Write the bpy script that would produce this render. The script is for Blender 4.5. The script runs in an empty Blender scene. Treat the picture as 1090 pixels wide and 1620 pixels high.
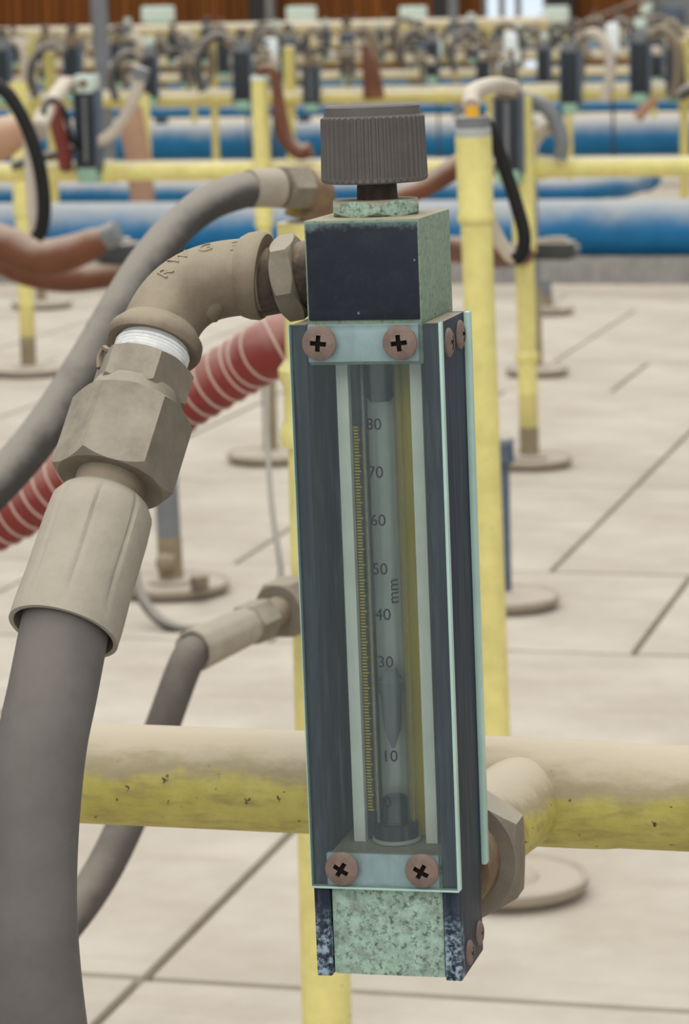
import bpy, bmesh, math, random
from mathutils import Vector, Matrix
random.seed(7)
SC = bpy.context.scene
COL = SC.collection
PI = math.pi

# ------------------------------------------------------------------ camera
F_PX, W_PX, H_PX = 4800.0, 1090.0, 1620.0
CAM_H = 0.463
AX = ((0.96906289, 0.01917605, -0.24606788),      # camera right / down / forward in world axes (rows x, y, z)
      (0.24585836, -0.16264476, 0.95556284),
      (-0.02169773, -0.98649833, -0.16232759))
R3 = Matrix(AX)
CAM_LOC = Vector((0, 0, CAM_H))
cam_data = bpy.data.cameras.new('camera')
cam = bpy.data.objects.new('camera', cam_data)
COL.objects.link(cam)
right, down, fwd = R3.col[0], R3.col[1], R3.col[2]
m = Matrix.Identity(4)
for i in range(3):
    m[i][0] = right[i]; m[i][1] = -down[i]; m[i][2] = -fwd[i]; m[i][3] = CAM_LOC[i]
cam.matrix_world = m
cam_data.sensor_fit = 'VERTICAL'
cam_data.sensor_height = 36.0
cam_data.lens = F_PX / H_PX * 36.0
cam_data.clip_start = 0.02
cam_data.clip_end = 200
cam_data.dof.use_dof = True
cam_data.dof.focus_distance = 0.585
cam_data.dof.aperture_fstop = 56
SC.camera = cam

# ------------------------------------------------------------------ light
world = bpy.data.worlds.new('world'); SC.world = world
world.use_nodes = True
bg = world.node_tree.nodes['Background']
bg.inputs[0].default_value = (0.95, 0.98, 1.0, 1)
bg.inputs[1].default_value = 0.64
def area(name, loc, size, energy, color, rot=(0, 0, 0)):
    d = bpy.data.lights.new(name, 'AREA'); d.shape = 'RECTANGLE'
    d.size, d.size_y = size; d.energy = energy; d.color = color
    o = bpy.data.objects.new(name, d); COL.objects.link(o)
    o.location = loc; o.rotation_euler = rot
    return o
area('skylight_and_fill', (-1.2, 2.5, 5.0), (5.0, 9.0), 220, (1.0, 0.985, 0.96), (0, 0, 0))
area('skylight_and_fill', (-3.5, 14.0, 6.0), (9.0, 10.0), 520, (1.0, 0.985, 0.96), (0, 0, 0))
rear_fill = area('skylight_and_fill', (0.9, -3.2, 3.2), (5.0, 3.0), 100, (1.0, 0.99, 0.97), (math.radians(52), 0, 0))  # unseen fill lamp added behind the camera to brighten front faces
SC.view_settings.view_transform = 'Standard'
SC.view_settings.look = 'None'
SC.view_settings.gamma = 1.0
SC.view_settings.use_curve_mapping = False
SC.view_settings.exposure = 0.02

# ------------------------------------------------------------------ measuring helpers (photo pixel -> point at a real distance)
def ray(px, py):
    return (R3 @ Vector((px - 545.0, py - 810.0, F_PX))).normalized()
def P(px, py, Y):
    d = ray(px, py); return CAM_LOC + d * (Y / d.y)
def FL(px, py, z=0.0):
    d = ray(px, py); return CAM_LOC + d * ((z - CAM_H) / d.z)
def PZ(px, py, z):
    return FL(px, py, z)
def ZPX(px, py, Y):
    """metres per pixel at that place"""
    p = P(px, py, Y); return (p - CAM_LOC).dot(fwd) / F_PX

# ------------------------------------------------------------------ materials
def srgb(r, g, b):
    def f(c):
        c /= 255.0
        return c / 12.92 if c <= .04045 else ((c + .055) / 1.055) ** 2.4
    return (f(r), f(g), f(b), 1)

class NT:
    def __init__(s, name):
        s.m = bpy.data.materials.new(name); s.m.use_nodes = True
        s.t = s.m.node_tree; s.p = s.t.nodes['Principled BSDF']
        s.tc = s.t.nodes.new('ShaderNodeTexCoord')
    def n(s, typ, **kw):
        o = s.t.nodes.new('ShaderNode' + typ)
        for k, v in kw.items(): setattr(o, k, v)
        return o
    def l(s, a, b): s.t.links.new(a, b)
    def noise(s, scale, detail=4, rough=.6, vec=None, stretch=None):
        o = s.n('TexNoise'); o.inputs['Scale'].default_value = scale
        o.inputs['Detail'].default_value = detail; o.inputs['Roughness'].default_value = rough
        v = vec or s.tc.outputs['Object']
        if stretch:
            mp = s.n('Mapping'); mp.inputs['Scale'].default_value = stretch
            s.l(v, mp.inputs['Vector']); v = mp.outputs['Vector']
        s.l(v, o.inputs['Vector'])
        return o.outputs['Fac']
    def ramp(s, fac, a, b, smooth=True):
        o = s.n('MapRange'); o.interpolation_type = 'SMOOTHSTEP' if smooth else 'LINEAR'
        o.inputs['From Min'].default_value = a; o.inputs['From Max'].default_value = b
        s.l(fac, o.inputs['Value']); return o.outputs['Result']
    def math(s, op, a, b):
        o = s.n('Math', operation=op)
        for i, x in enumerate((a, b)):
            if isinstance(x, (int, float)): o.inputs[i].default_value = x
            else: s.l(x, o.inputs[i])
        o.use_clamp = op in ('ADD', 'MULTIPLY', 'SUBTRACT') and False
        return o.outputs[0]
    def mix(s, fac, a, b):
        o = s.n('Mix', data_type='RGBA')
        if isinstance(fac, (int, float)): o.inputs[0].default_value = fac
        else: s.l(fac, o.inputs[0])
        for i, x in ((6, a), (7, b)):
            if isinstance(x, tuple): o.inputs[i].default_value = x
            else: s.l(x, o.inputs[i])
        return o.outputs[2]
    def color(s, c):
        if isinstance(c, tuple): s.p.inputs['Base Color'].default_value = c
        else: s.l(c, s.p.inputs['Base Color'])
    def bump(s, h, strength=.3, dist=.001):
        o = s.n('Bump'); o.inputs['Strength'].default_value = strength; o.inputs['Distance'].default_value = dist
        s.l(h, o.inputs['Height']); s.l(o.outputs[0], s.p.inputs['Normal'])
    def set(s, rough=.6, metal=0.0, spec=None):
        s.p.inputs['Roughness'].default_value = rough; s.p.inputs['Metallic'].default_value = metal
        if spec is not None: s.p.inputs['Specular IOR Level'].default_value = spec
        return s.m

DUST = srgb(206, 194, 174)
def painted(name, base, dust=DUST, lo=.1, hi=.8, amt=.9, var=.25, scale=60, rough=.55, chips=0.0, chip_col=srgb(70, 60, 45), spec=.3, second=None):
    """paint or metal with settled dust on upward faces, mottling and chips"""
    t = NT(name)
    n1 = t.noise(scale, 5, .65)
    dark = tuple(c * (1 - var) for c in base[:3]) + (1,)
    light = tuple(min(1, c * (1 + var)) for c in base[:3]) + (1,)
    c = t.mix(t.ramp(n1, .3, .7), dark, light)
    if second:
        c = t.mix(t.ramp(t.noise(scale * .45, 4, .7), .52, .62), c, second)
    if chips > 0:
        c = t.mix(t.ramp(t.noise(scale * 4, 3, .7), .5 + .28 * (1 - chips), .56 + .28 * (1 - chips)), c, chip_col)
    if amt > 0:
        g = t.n('NewGeometry'); sx = t.n('SeparateXYZ'); t.l(g.outputs['Normal'], sx.inputs[0])
        z = t.math('ADD', sx.outputs['Z'], t.math('MULTIPLY', t.math('SUBTRACT', t.noise(scale * .7, 4, .7), .5), 1.0))
        d = t.math('MULTIPLY', t.ramp(z, lo, hi), amt)
        c = t.mix(d, c, dust)
    t.color(c)
    t.bump(t.noise(scale * 6, 3), .15, .0006)
    return t.set(rough, 0, spec)

M = {}
M['pipe_front'] = painted('yellow_pipe_paint_dusty', srgb(188, 174, 78), srgb(200, 186, 160), -.05, .85, .95, .20, 45, .5, .25, second=srgb(150, 130, 55))
def front_pipe_mat():
    t = NT('yellow_pipe_paint_dusty')
    n1 = t.noise(60, 5, .7); n2 = t.noise(260, 4, .7, stretch=(.35, 1, 1)); n3 = t.noise(38, 5, .75, stretch=(.5, 1, 1))
    c = t.mix(t.ramp(n1, .3, .7), srgb(176, 162, 80), srgb(198, 186, 104))
    c = t.mix(t.math('MULTIPLY', t.ramp(n2, .42, .72), .75), c, srgb(154, 140, 88))
    c = t.mix(t.ramp(t.noise(330, 3, .65), .67, .71), c, srgb(84, 70, 46))
    g = t.n('NewGeometry'); sx = t.n('SeparateXYZ'); t.l(g.outputs['Normal'], sx.inputs[0])
    z = t.math('ADD', sx.outputs['Z'], t.math('MULTIPLY', t.math('SUBTRACT', n3, .5), 1.7))
    smear = t.math('MULTIPLY', t.ramp(z, .05, .40), .75)
    c = t.mix(smear, c, srgb(156, 142, 124))
    c = t.mix(t.math('MULTIPLY', t.ramp(z, .35, .85), .92), c, srgb(194, 180, 156))
    t.color(c); t.bump(t.noise(300, 5, .7), .25, .0008)
    return t.set(.6, 0, .25)
M['pipe_front'] = front_pipe_mat()
M['yellow'] = painted('pale_yellow_paint', srgb(226, 214, 136), srgb(208, 198, 172), .35, 1.0, .85, .10, 60, .5, .35, srgb(110, 100, 70))
M['yellow_far'] = painted('yellow_paint_far', srgb(212, 196, 116), srgb(208, 196, 170), .0, .8, .95, .10, 8, .6)
M['beige_far'] = painted('beige_yellow_paint_far', srgb(198, 184, 132), srgb(206, 194, 172), -.1, .7, .95, .10, 8, .6)
M['blue'] = painted('blue_pipe_paint', srgb(26, 108, 156), srgb(172, 172, 168), -.05, .95, .92, .12, 14, .5)
M['taupe'] = painted('dusty_cast_iron', srgb(122, 108, 90), srgb(168, 155, 133), .0, .9, .8, .14, 140, .85, .12, srgb(84, 70, 54))
M['ferrule'] = painted('dusty_steel_ferrule', srgb(160, 150, 134), srgb(180, 170, 152), .1, .9, .7, .08, 160, .8)
M['nut'] = painted('dusty_steel_nut', srgb(124, 114, 99), srgb(174, 164, 146), .1, .9, .8, .12, 160, .75, .1, srgb(90, 78, 62))
M['hose'] = painted('grey_rubber_hose', srgb(70, 67, 65), srgb(158, 151, 140), -.2, .7, .9, .12, 70, .8)
M['bighose'] = painted('warm_grey_rubber_hose', srgb(104, 98, 93), srgb(132, 124, 115), .0, 1.0, .7, .12, 55, .75)
M['hose_low'] = painted('taupe_rubber_hose', srgb(86, 80, 75), srgb(140, 132, 120), .05, 1.0, .8, .12, 70, .8)
M['red'] = painted('red_silicone_duct', srgb(126, 52, 45), srgb(172, 136, 124), -.05, .95, .8, .12, 60, .6)
M['redline'] = painted('duct_wire_ridge', srgb(196, 170, 156), srgb(206, 192, 176), .1, 1.0, .7, .1, 80, .7)
M['black'] = painted('black_rubber', srgb(24, 23, 22), srgb(120, 112, 100), .55, 1.2, .6, .2, 40, .6)
M['dusthose'] = painted('dust_covered_hose', srgb(196, 184, 168), srgb(214, 204, 186), .2, .9, .8, .08, 40, .85)
M['brown'] = painted('brown_rubber_boot', srgb(110, 68, 48), srgb(180, 162, 146), .1, 1.0, .85, .2, 16, .7)
M['terra'] = painted('dusty_terracotta_pipe', srgb(176, 138, 112), srgb(206, 188, 166), .2, .9, .7, .1, 12, .85)
M['steel'] = painted('grey_steel', srgb(120, 122, 124), srgb(180, 172, 160), .4, 1.0, .8, .12, 20, .5)
M['greyblk'] = painted('dark_grey_block', srgb(62, 64, 64), srgb(176, 166, 150), .3, 1.0, .9, .15, 30, .6)
M['rust'] = painted('rusty_post_foot', srgb(146, 132, 106), srgb(176, 160, 140), .3, 1.0, .8, .15, 40, .85, second=srgb(96, 86, 76))
M['worn'] = painted('worn_yellow_paint', srgb(206, 192, 122), srgb(190, 178, 150), .3, 1.0, .8, .15, 30, .7, second=srgb(140, 124, 98))
M['plate'] = painted('dusty_base_plate', srgb(160, 148, 132), srgb(188, 176, 160), .3, .9, .9, .08, 25, .85)
M['knob'] = painted('grey_plastic_knob', srgb(94, 88, 83), srgb(122, 114, 105), .3, 1.1, .7, .08, 150, .6)
M['brass'] = painted('tarnished_brass', srgb(120, 98, 74), srgb(188, 168, 142), .15, .9, .85, .25, 120, .7, .2, srgb(80, 58, 44), second=srgb(160, 138, 56))
M['spindle'] = painted('dark_spindle', srgb(66, 54, 46), srgb(150, 132, 110), .3, 1.1, .8, .35, 500, .7)
M['screw'] = painted('rusty_screw', srgb(126, 106, 95), srgb(150, 134, 120), .3, 1.1, .4, .22, 320, .6, .15, srgb(80, 50, 38))
M['whitebox'] = painted('white_box_paint', srgb(206, 220, 208), srgb(226, 226, 214), .3, .9, .7, .06, 8, .5)
M['brownline'] = painted('brown_crane_boom', srgb(92, 66, 50), DUST, .4, 1, .5, .2, 6, .7)

def patina(name, a, b, cdark, scale):
    t = NT(name)
    n1 = t.noise(scale, 6, .75); n2 = t.noise(scale * 2.7, 5, .75)
    c = t.mix(t.ramp(n1, .38, .66), a, b)
    c = t.mix(t.math('MULTIPLY', t.ramp(n2, .50, .66), .85), c, cdark)
    g = t.n('NewGeometry'); sx = t.n('SeparateXYZ'); t.l(g.outputs['Normal'], sx.inputs[0])
    c = t.mix(t.math('MULTIPLY', t.ramp(sx.outputs['Z'], .5, .95), .85), c, srgb(176, 164, 138))
    t.color(c); t.bump(n2, .35, .0006)
    return t.set(.75, 0, .3)
M['patina'] = patina('verdigris_block', srgb(172, 198, 178), srgb(138, 152, 134), srgb(70, 80, 72), 330)
M['patina2'] = patina('grey_green_block', srgb(128, 146, 126), srgb(142, 156, 134), srgb(104, 112, 94), 380)
M['patina_far'] = painted('verdigris_far', srgb(150, 184, 160), srgb(190, 196, 176), .3, 1, .5, .12, 60, .8)
def side_plate_mat():
    t = NT('navy_side_plate')
    st = t.noise(1, 4, .6, stretch=(900, 900, 45))
    c = t.mix(t.ramp(st, .35, .75), srgb(34, 42, 56), srgb(62, 68, 78))
    g = t.n('NewGeometry'); sx = t.n('SeparateXYZ'); t.l(g.outputs['Normal'], sx.inputs[0])
    c = t.mix(t.math('MULTIPLY', t.ramp(sx.outputs['Z'], .5, .95), .85), c, srgb(160, 148, 126))
    # corroded low front corners
    so = t.n('SeparateXYZ'); t.l(t.tc.outputs['Object'], so.inputs[0])
    low = t.ramp(so.outputs['Z'], -.0030, -.0120); fr = t.ramp(so.outputs['Y'], .0052, .0035)
    cor = t.math('MULTIPLY', t.math('MULTIPLY', low, fr), t.ramp(t.noise(640, 5, .75), .45, .60))
    c = t.mix(cor, c, srgb(158, 178, 190))
    t.color(c); t.bump(st, .12, .0004)
    return t.set(.55, 0, .2)
M['navy'] = side_plate_mat()
def label_mat():
    t = NT('navy_label')
    c = t.mix(t.ramp(t.noise(260, 5, .7), .4, .75), srgb(16, 21, 33), srgb(29, 35, 49))
    so = t.n('SeparateXYZ'); t.l(t.tc.outputs['Object'], so.inputs[0])
    worn = t.math('MULTIPLY', t.ramp(t.math('ADD', so.outputs['Z'], t.math('MULTIPLY', t.noise(250, 4, .7), .006)), .1312, .1336), .6)
    c = t.mix(worn, c, srgb(120, 146, 138))
    spk = t.ramp(t.noise(900, 2, .5), .74, .80)
    c = t.mix(spk, c, srgb(110, 116, 124))
    t.color(c); return t.set(.55, 0, .4)
M['label'] = label_mat()
def plain(name, c, rough=.6, spec=.4, var=.05, scale=100):
    t = NT(name)
    a = tuple(x * (1 - var) for x in c[:3]) + (1,); b = tuple(min(1, x * (1 + var)) for x in c[:3]) + (1,)
    t.color(t.mix(t.ramp(t.noise(scale, 4), .35, .65), a, b)); return t.set(rough, 0, spec)
M['edge'] = plain('polished_acrylic_edge', srgb(176, 204, 190), .3, .5)
M['white'] = plain('white_scale_plastic', srgb(240, 240, 224), .5, .4)
M['mustard'] = plain('mustard_print', srgb(196, 170, 20), .55, .4)
M['ink'] = plain('black_ink', srgb(22, 22, 20), .7, .2)
M['interior'] = plain('dark_back_plate', srgb(50, 62, 66), .6, .3, .15, 180)
M['bush'] = plain('dark_bushing', srgb(46, 50, 48), .5, .4, .2, 300)
M['ring'] = plain('steel_ring', srgb(176, 178, 170), .35, .6)
M['palecap'] = plain('pale_end_block', srgb(196, 210, 212), .6, .3, .08, 240)
M['tape'] = plain('silver_thread_tape', srgb(240, 240, 236), .3, .7, .06, 600)
M['darkslot'] = plain('dark_recess', srgb(34, 28, 24), .9, .1)  # near-black tone of the screw slots
M['meterdark'] = painted('dark_meter_case', srgb(46, 50, 54), srgb(160, 152, 138), .5, 1.1, .7, .2, 60, .5)
M['meterblue'] = painted('blue_grey_meter_side', srgb(84, 96, 112), srgb(160, 152, 138), .5, 1.1, .7, .2, 60, .5)
M['joint'] = plain('dark_floor_joint', srgb(78, 77, 64), .95, .1, .2, 20)
M['trench'] = plain('dark_trench', srgb(20, 20, 20), .95, .05)
M['farfloor'] = plain('far_floor', srgb(190, 178, 160), .9, .1, .08, 3)
M['column'] = plain('dark_column_paint', srgb(58, 56, 56), .7, .3)
M['columnlight'] = plain('light_column_edge', srgb(140, 138, 134), .7, .3)
M['concrete'] = painted('grey_corrugated_sheet', srgb(160, 155, 148), srgb(176, 170, 160), .4, 1, .5, .15, 30, .9)

def tile_mat():
    t = NT('beige_floor_tile')
    oi = t.n('ObjectInfo')
    n1 = t.noise(7, 6, .65); n2 = t.noise(40, 5, .7)
    mp = t.noise(9, 4, .6, stretch=(.5, 3, 1))
    c = t.mix(t.ramp(n1, .3, .7), srgb(182, 171, 155), srgb(204, 195, 180))
    c = t.mix(t.math('MULTIPLY', t.ramp(mp, .5, .75), .5), c, srgb(172, 156, 142))
    c = t.mix(t.math('MULTIPLY', t.ramp(n2, .55, .75), .3), c, srgb(216, 209, 196))
    c = t.mix(t.math('MULTIPLY', oi.outputs['Random'], .18), c, srgb(176, 164, 146))
    t.color(c); t.bump(n2, .2, .003)
    return t.set(.9, 0, .2)
M['tile'] = tile_mat()
def wall_mat():
    t = NT('brown_corrugated_wall')
    st = t.noise(1, 4, .6, stretch=(9, 9, .15))
    t.color(t.mix(t.ramp(st, .35, .7), srgb(112, 64, 20), srgb(150, 90, 36))); return t.set(.7, 0, .3)
M['wall'] = wall_mat()
def acrylic():
    t = NT('tinted_acrylic_cover'); t.t.nodes.remove(t.p)
    tr = t.n('BsdfTransparent'); tr.inputs[0].default_value = (.95, .985, .975, 1)
    gl = t.n('BsdfGlossy'); gl.inputs['Roughness'].default_value = .06
    fr = t.n('Fresnel'); fr.inputs[0].default_value = 1.45
    m1 = t.n('MixShader'); t.l(fr.outputs[0], m1.inputs[0]); t.l(tr.outputs[0], m1.inputs[1]); t.l(gl.outputs[0], m1.inputs[2])
    df = t.n('BsdfDiffuse'); df.inputs[0].default_value = srgb(150, 172, 174)
    st = t.noise(1, 5, .7, stretch=(700, 700, 60))
    haze = t.math('ADD', .035, t.math('MULTIPLY', t.ramp(st, .48, .78), .10))
    m2 = t.n('MixShader'); t.l(haze, m2.inputs[0]); t.l(m1.outputs[0], m2.inputs[1]); t.l(df.outputs[0], m2.inputs[2])
    t.l(m2.outputs[0], t.t.nodes['Material Output'].inputs[0]); return t.m
M['acrylic'] = acrylic()
def tube_glass():
    t = NT('glass_tube')
    t.p.inputs['Transmission Weight'].default_value = 1
    t.p.inputs['IOR'].default_value = 1.47
    t.color(srgb(253, 254, 253)); return t.set(.02)
M['glass'] = tube_glass()
def window_light():
    t = NT('bright_window'); 
    t.p.inputs['Emission Color'].default_value = srgb(224, 236, 246)
    t.p.inputs['Emission Strength'].default_value = .95
    t.color(srgb(120, 130, 140)); return t.set(.5)
M['window'] = window_light()

# ------------------------------------------------------------------ mesh builder
class MB:
    def __init__(s): s.v, s.f = [], []
    def add(s, vs, fs):
        o = len(s.v); s.v += [Vector(v) for v in vs]; s.f += [tuple(i + o for i in f) for f in fs]; return s
    def box(s, lo, hi, bev=0.0, mat=None):
        bm = bmesh.new(); bmesh.ops.create_cube(bm, size=1)
        for v in bm.verts:
            v.co = Vector([lo[i] + (v.co[i] + .5) * (hi[i] - lo[i]) for i in range(3)])
        if bev: bmesh.ops.bevel(bm, geom=bm.edges[:], offset=bev, segments=2, affect='EDGES', profile=.6)
        if mat: bmesh.ops.transform(bm, matrix=mat, verts=bm.verts)
        bm.verts.index_update()
        s.add([v.co.copy() for v in bm.verts], [[v.index for v in f.verts] for f in bm.faces]); bm.free(); return s
    def rings(s, rings, closed=False, caps=(True, True)):
        n = len(rings[0]); vs = [v for r in rings for v in r]; fs = []
        k = len(rings)
        for i in range(k if closed else k - 1):
            j = (i + 1) % k
            for a in range(n):
                b = (a + 1) % n
                fs.append((i * n + a, i * n + b, j * n + b, j * n + a))
        if not closed:
            if caps[0]: fs.append(tuple(range(n))[::-1])
            if caps[1]: fs.append(tuple((k - 1) * n + a for a in range(n)))
        return s.add(vs, fs)
    def lathe(s, p0, axis, prof, n=24, caps=(True, True), rfun=None, up=None):
        """prof: list of (distance along axis, radius)"""
        p0 = Vector(p0); ax = Vector(axis).normalized()
        u = Vector(up) if up else (Vector((0, 0, 1)) if abs(ax.z) < .9 else Vector((1, 0, 0)))
        u = (u - ax * u.dot(ax)).normalized(); w = ax.cross(u)
        rs = []
        for t, r in prof:
            ring = []
            for k in range(n):
                a = 2 * PI * k / n
                rr = r * (rfun(a, t) if rfun else 1)
                ring.append(p0 + ax * t + (u * math.cos(a) + w * math.sin(a)) * rr)
            rs.append(ring)
        return s.rings(rs, caps=caps)
    def tube(s, pts, r, n=16, sub=6, caps=(True, True), prof=None):
        """smooth tube through points; r number or list per point; prof(u)->radius factor"""
        pts = [Vector(p) for p in pts]
        rr = list(r) if isinstance(r, (list, tuple)) else [r] * len(pts)
        P_, R_ = [], []
        for i in range(len(pts) - 1):
            a = pts[i - 1] if i else pts[i] * 2 - pts[i + 1]
            b, c = pts[i], pts[i + 1]
            d = pts[i + 2] if i + 2 < len(pts) else c * 2 - b
            for k in range(sub):
                t = k / sub
                P_.append(.5 * ((2 * b) + (c - a) * t + (2 * a - 5 * b + 4 * c - d) * t * t + (3 * b - a - 3 * c + d) * t ** 3))
                R_.append(rr[i] + (rr[i + 1] - rr[i]) * t)
        P_.append(pts[-1]); R_.append(rr[-1])
        rs = []; u = None
        for i, p in enumerate(P_):
            tg = (P_[min(i + 1, len(P_) - 1)] - P_[max(i - 1, 0)]).normalized()
            if u is None:
                u = Vector((0, 0, 1)) if abs(tg.z) < .9 else Vector((1, 0, 0))
            u = (u - tg * u.dot(tg)).normalized(); w = tg.cross(u)
            q = R_[i] * (prof(i / (len(P_) - 1)) if prof else 1)
            rs.append([p + (u * math.cos(2 * PI * k / n) + w * math.sin(2 * PI * k / n)) * q for k in range(n)])
        return s.rings(rs, caps=caps)
    def hexnut(s, p0, axis, length, af, up=None, cham=True, hole=None, per=8):
        n = 6 * per; rc = af / 2 * 1.0
        def hx(a):
            q = (a + PI / 6) % (PI / 3) - PI / 6
            return af / 2 / math.cos(q)
        p0 = Vector(p0); ax = Vector(axis).normalized()
        u = Vector(up) if up else (Vector((0, 0, 1)) if abs(ax.z) < .9 else Vector((1, 0, 0)))
        u = (u - ax * u.dot(ax)).normalized(); w = ax.cross(u)
        k = .75
        def ring(f):
            out = []
            for i in range(n):
                a = 2 * PI * i / n; t, r = f(a)
                out.append(p0 + ax * t + (u * math.cos(a) + w * math.sin(a)) * r)
            return out
        rs = []
        if hole: rs.append(ring(lambda a: (.0006, hole)))
        rs += [ring(lambda a: (0, rc)), ring(lambda a: ((hx(a) - rc) * k, hx(a))),
               ring(lambda a: (length - (hx(a) - rc) * k, hx(a))), ring(lambda a: (length, rc))]
        if hole: rs.append(ring(lambda a: (length - .0006, hole)))
        return s.rings(rs)
    def torus(s, c, axis, R, r, n=32, k=10):
        c = Vector(c); ax = Vector(axis).normalized()
        u = Vector((0, 0, 1)) if abs(ax.z) < .9 else Vector((1, 0, 0))
        u = (u - ax * u.dot(ax)).normalized(); w = ax.cross(u)
        rs = []
        for i in range(n):
            a = 2 * PI * i / n; d = u * math.cos(a) + w * math.sin(a)
            rs.append([c + d * (R + r * math.cos(2 * PI * j / k)) + ax * r * math.sin(2 * PI * j / k) for j in range(k)])
        return s.rings(rs, closed=True)
    def mesh(s, name, mat, angle=38):
        me = bpy.data.meshes.new(name); me.from_pydata([tuple(v) for v in s.v], [], s.f)
        bm = bmesh.new(); bm.from_mesh(me); bmesh.ops.recalc_face_normals(bm, faces=bm.faces); bm.to_mesh(me); bm.free()
        me.materials.append(mat)
        for p in me.polygons: p.use_smooth = True
        me.set_sharp_from_angle(angle=math.radians(angle))
        me.update(); return me
    def obj(s, name, mat, parent=None, angle=38, label=None, origin=None):
        if origin is not None:
            o0 = Vector(origin); s.v = [v - o0 for v in s.v]
        o = bpy.data.objects.new(name, s.mesh(name, mat, angle)); COL.objects.link(o)
        if origin is not None: o.location = o0
        if parent is not None: o.parent = parent
        if label: o['label'] = label
        return o

def thing(name, label, cat, loc=(0, 0, 0), group=None):
    o = bpy.data.objects.new(name, None); COL.objects.link(o); o.location = loc
    o.empty_display_size = .02
    o['label'] = label; o['category'] = cat
    if group: o['group'] = group
    return o
def tag(o, label, cat, group=None):
    o['label'] = label; o['category'] = cat
    if group: o['group'] = group
    return o
def struct(o): o['kind'] = 'structure'; return o
def dup(root, loc, rotz=0.0, label=None, group=None, scale=None):
    kids = [o for o in ALLKIDS.get(root.name, list(root.children))]
    r = root.copy(); COL.objects.link(r); r.location = loc; r.rotation_euler = (0, 0, rotz)
    if scale: r.scale = (scale,) * 3
    if label: r['label'] = label
    if group: r['group'] = group
    for c in kids:
        d = c.copy(); COL.objects.link(d); d.parent = r
        for g in list(c.children):
            e = g.copy(); COL.objects.link(e); e.parent = d
    return r
ALLKIDS = {}
def part(mb, name, mat, root, **kw):
    """mb in world coordinates, root is an unrotated Empty"""
    o0 = root.location
    mb.v = [v - o0 for v in mb.v]
    return mb.obj(name, mat, root, **kw)

# ================================================================== SETTING
floor = struct(MB().box((-6, .3, -.06), (2, 4.90, -.022)).obj('floor', M['joint']))
rows = [(.45, .975, -.73), (.975, 1.356, -.60), (1.356, 1.746, -.455), (1.746, 2.137, -.455), (2.137, 2.45, -.337), (2.45, 2.907, -.455),
        (2.907, 3.64, -.455), (3.64, 3.95, -.599), (3.95, 4.65, -.725), (4.65, 4.90, -.60)]
# the long joint crosses from one course into the next at y 1.356
rows[1] = (.975, 1.356, -.457)
PITCH = .275
tile_cache = {}
for (y0, y1, x0) in rows:
    lo, hi = -y1 * .46 - .45, min(.35, .35 - y0 * .08)
    k0 = math.floor((lo - x0) / PITCH); k1 = math.ceil((hi - x0) / PITCH)
    key = round(y1 - y0, 4)
    for k in range(k0, k1):
        if key not in tile_cache:
            g = .0022
            tile_cache[key] = MB().box((g, g * 1.5, -.03), (PITCH - g, y1 - y0 - g * 1.2, 0), .0022).mesh('tile', M['tile'])
        t = bpy.data.objects.new('tile', tile_cache[key]); COL.objects.link(t)
        t.location = (x0 + k * PITCH, y0, random.uniform(-.0004, .0004)); t.parent = floor
struct(MB().box((-30, 5.06, -.10), (14, 30, -.03)).obj('floor_far', M['farfloor']))
struct(MB().box((-6, 4.90, -.20), (2, 5.06, -.16)).obj('trim_1', M['trench']))
# corrugated sheet standing behind the gap, below the blue pipe
mb = MB(); xs = []; n = 150
for i in range(n + 1):
    x = -2.6 + i * .02
    xs.append((x, 4.965 + (.004 if i % 2 else -.004)))
mb.add([(x, y, .010) for x, y in xs] + [(x, y, .056) for x, y in xs] + [(x, y + .006, .010) for x, y in xs] + [(x, y + .006, .056) for x, y in xs],
       [(i, i + 1, n + 2 + i, n + 1 + i) for i in range(n)] + [(n + 1 + i, n + 2 + i, 3 * (n + 1) + 1 + i, 3 * (n + 1) + i) for i in range(n)]
       + [(2 * (n + 1) + i, 2 * (n + 1) + i + 1, 3 * (n + 1) + i + 1, 3 * (n + 1) + i) for i in range(n)])
cs = mb.obj('trim_2', M['concrete']); struct(cs)

WALL_Y = 24.0
wb = MB(); xa, xb = P(-2600, 20, WALL_Y).x, P(2200, 20, WALL_Y).x
wx0, wx1 = P(762, 20, WALL_Y).x, P(864, 20, WALL_Y).x
def corr(x_from, x_to, z0, z1, pitch=.085):
    pr = []
    x = x_from
    while x < x_to:
        for dx, dy in ((0, 0), (.42, 0), (.5, -.03), (.92, -.03)):
            pr.append((min(x + dx * pitch, x_to), WALL_Y + dy))
        x += pitch
    pr.append((x_to, WALL_Y)); k = len(pr)
    wb.add([(x, y, z0) for x, y in pr] + [(x, y, z1) for x, y in pr], [(i, i + 1, k + i + 1, k + i) for i in range(k - 1)])
corr(xa, wx0, -.1, 2.6); corr(wx1, xb, -.1, 2.6); corr(wx0, wx1, 1.6, 2.6)
wb.box((xa, WALL_Y + .05, -.1), (wx0, WALL_Y + .12, 2.6)); wb.box((wx1, WALL_Y + .05, -.1), (xb, WALL_Y + .12, 2.6))
struct(wb.obj('wall_back', M['wall'], angle=20))
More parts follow.
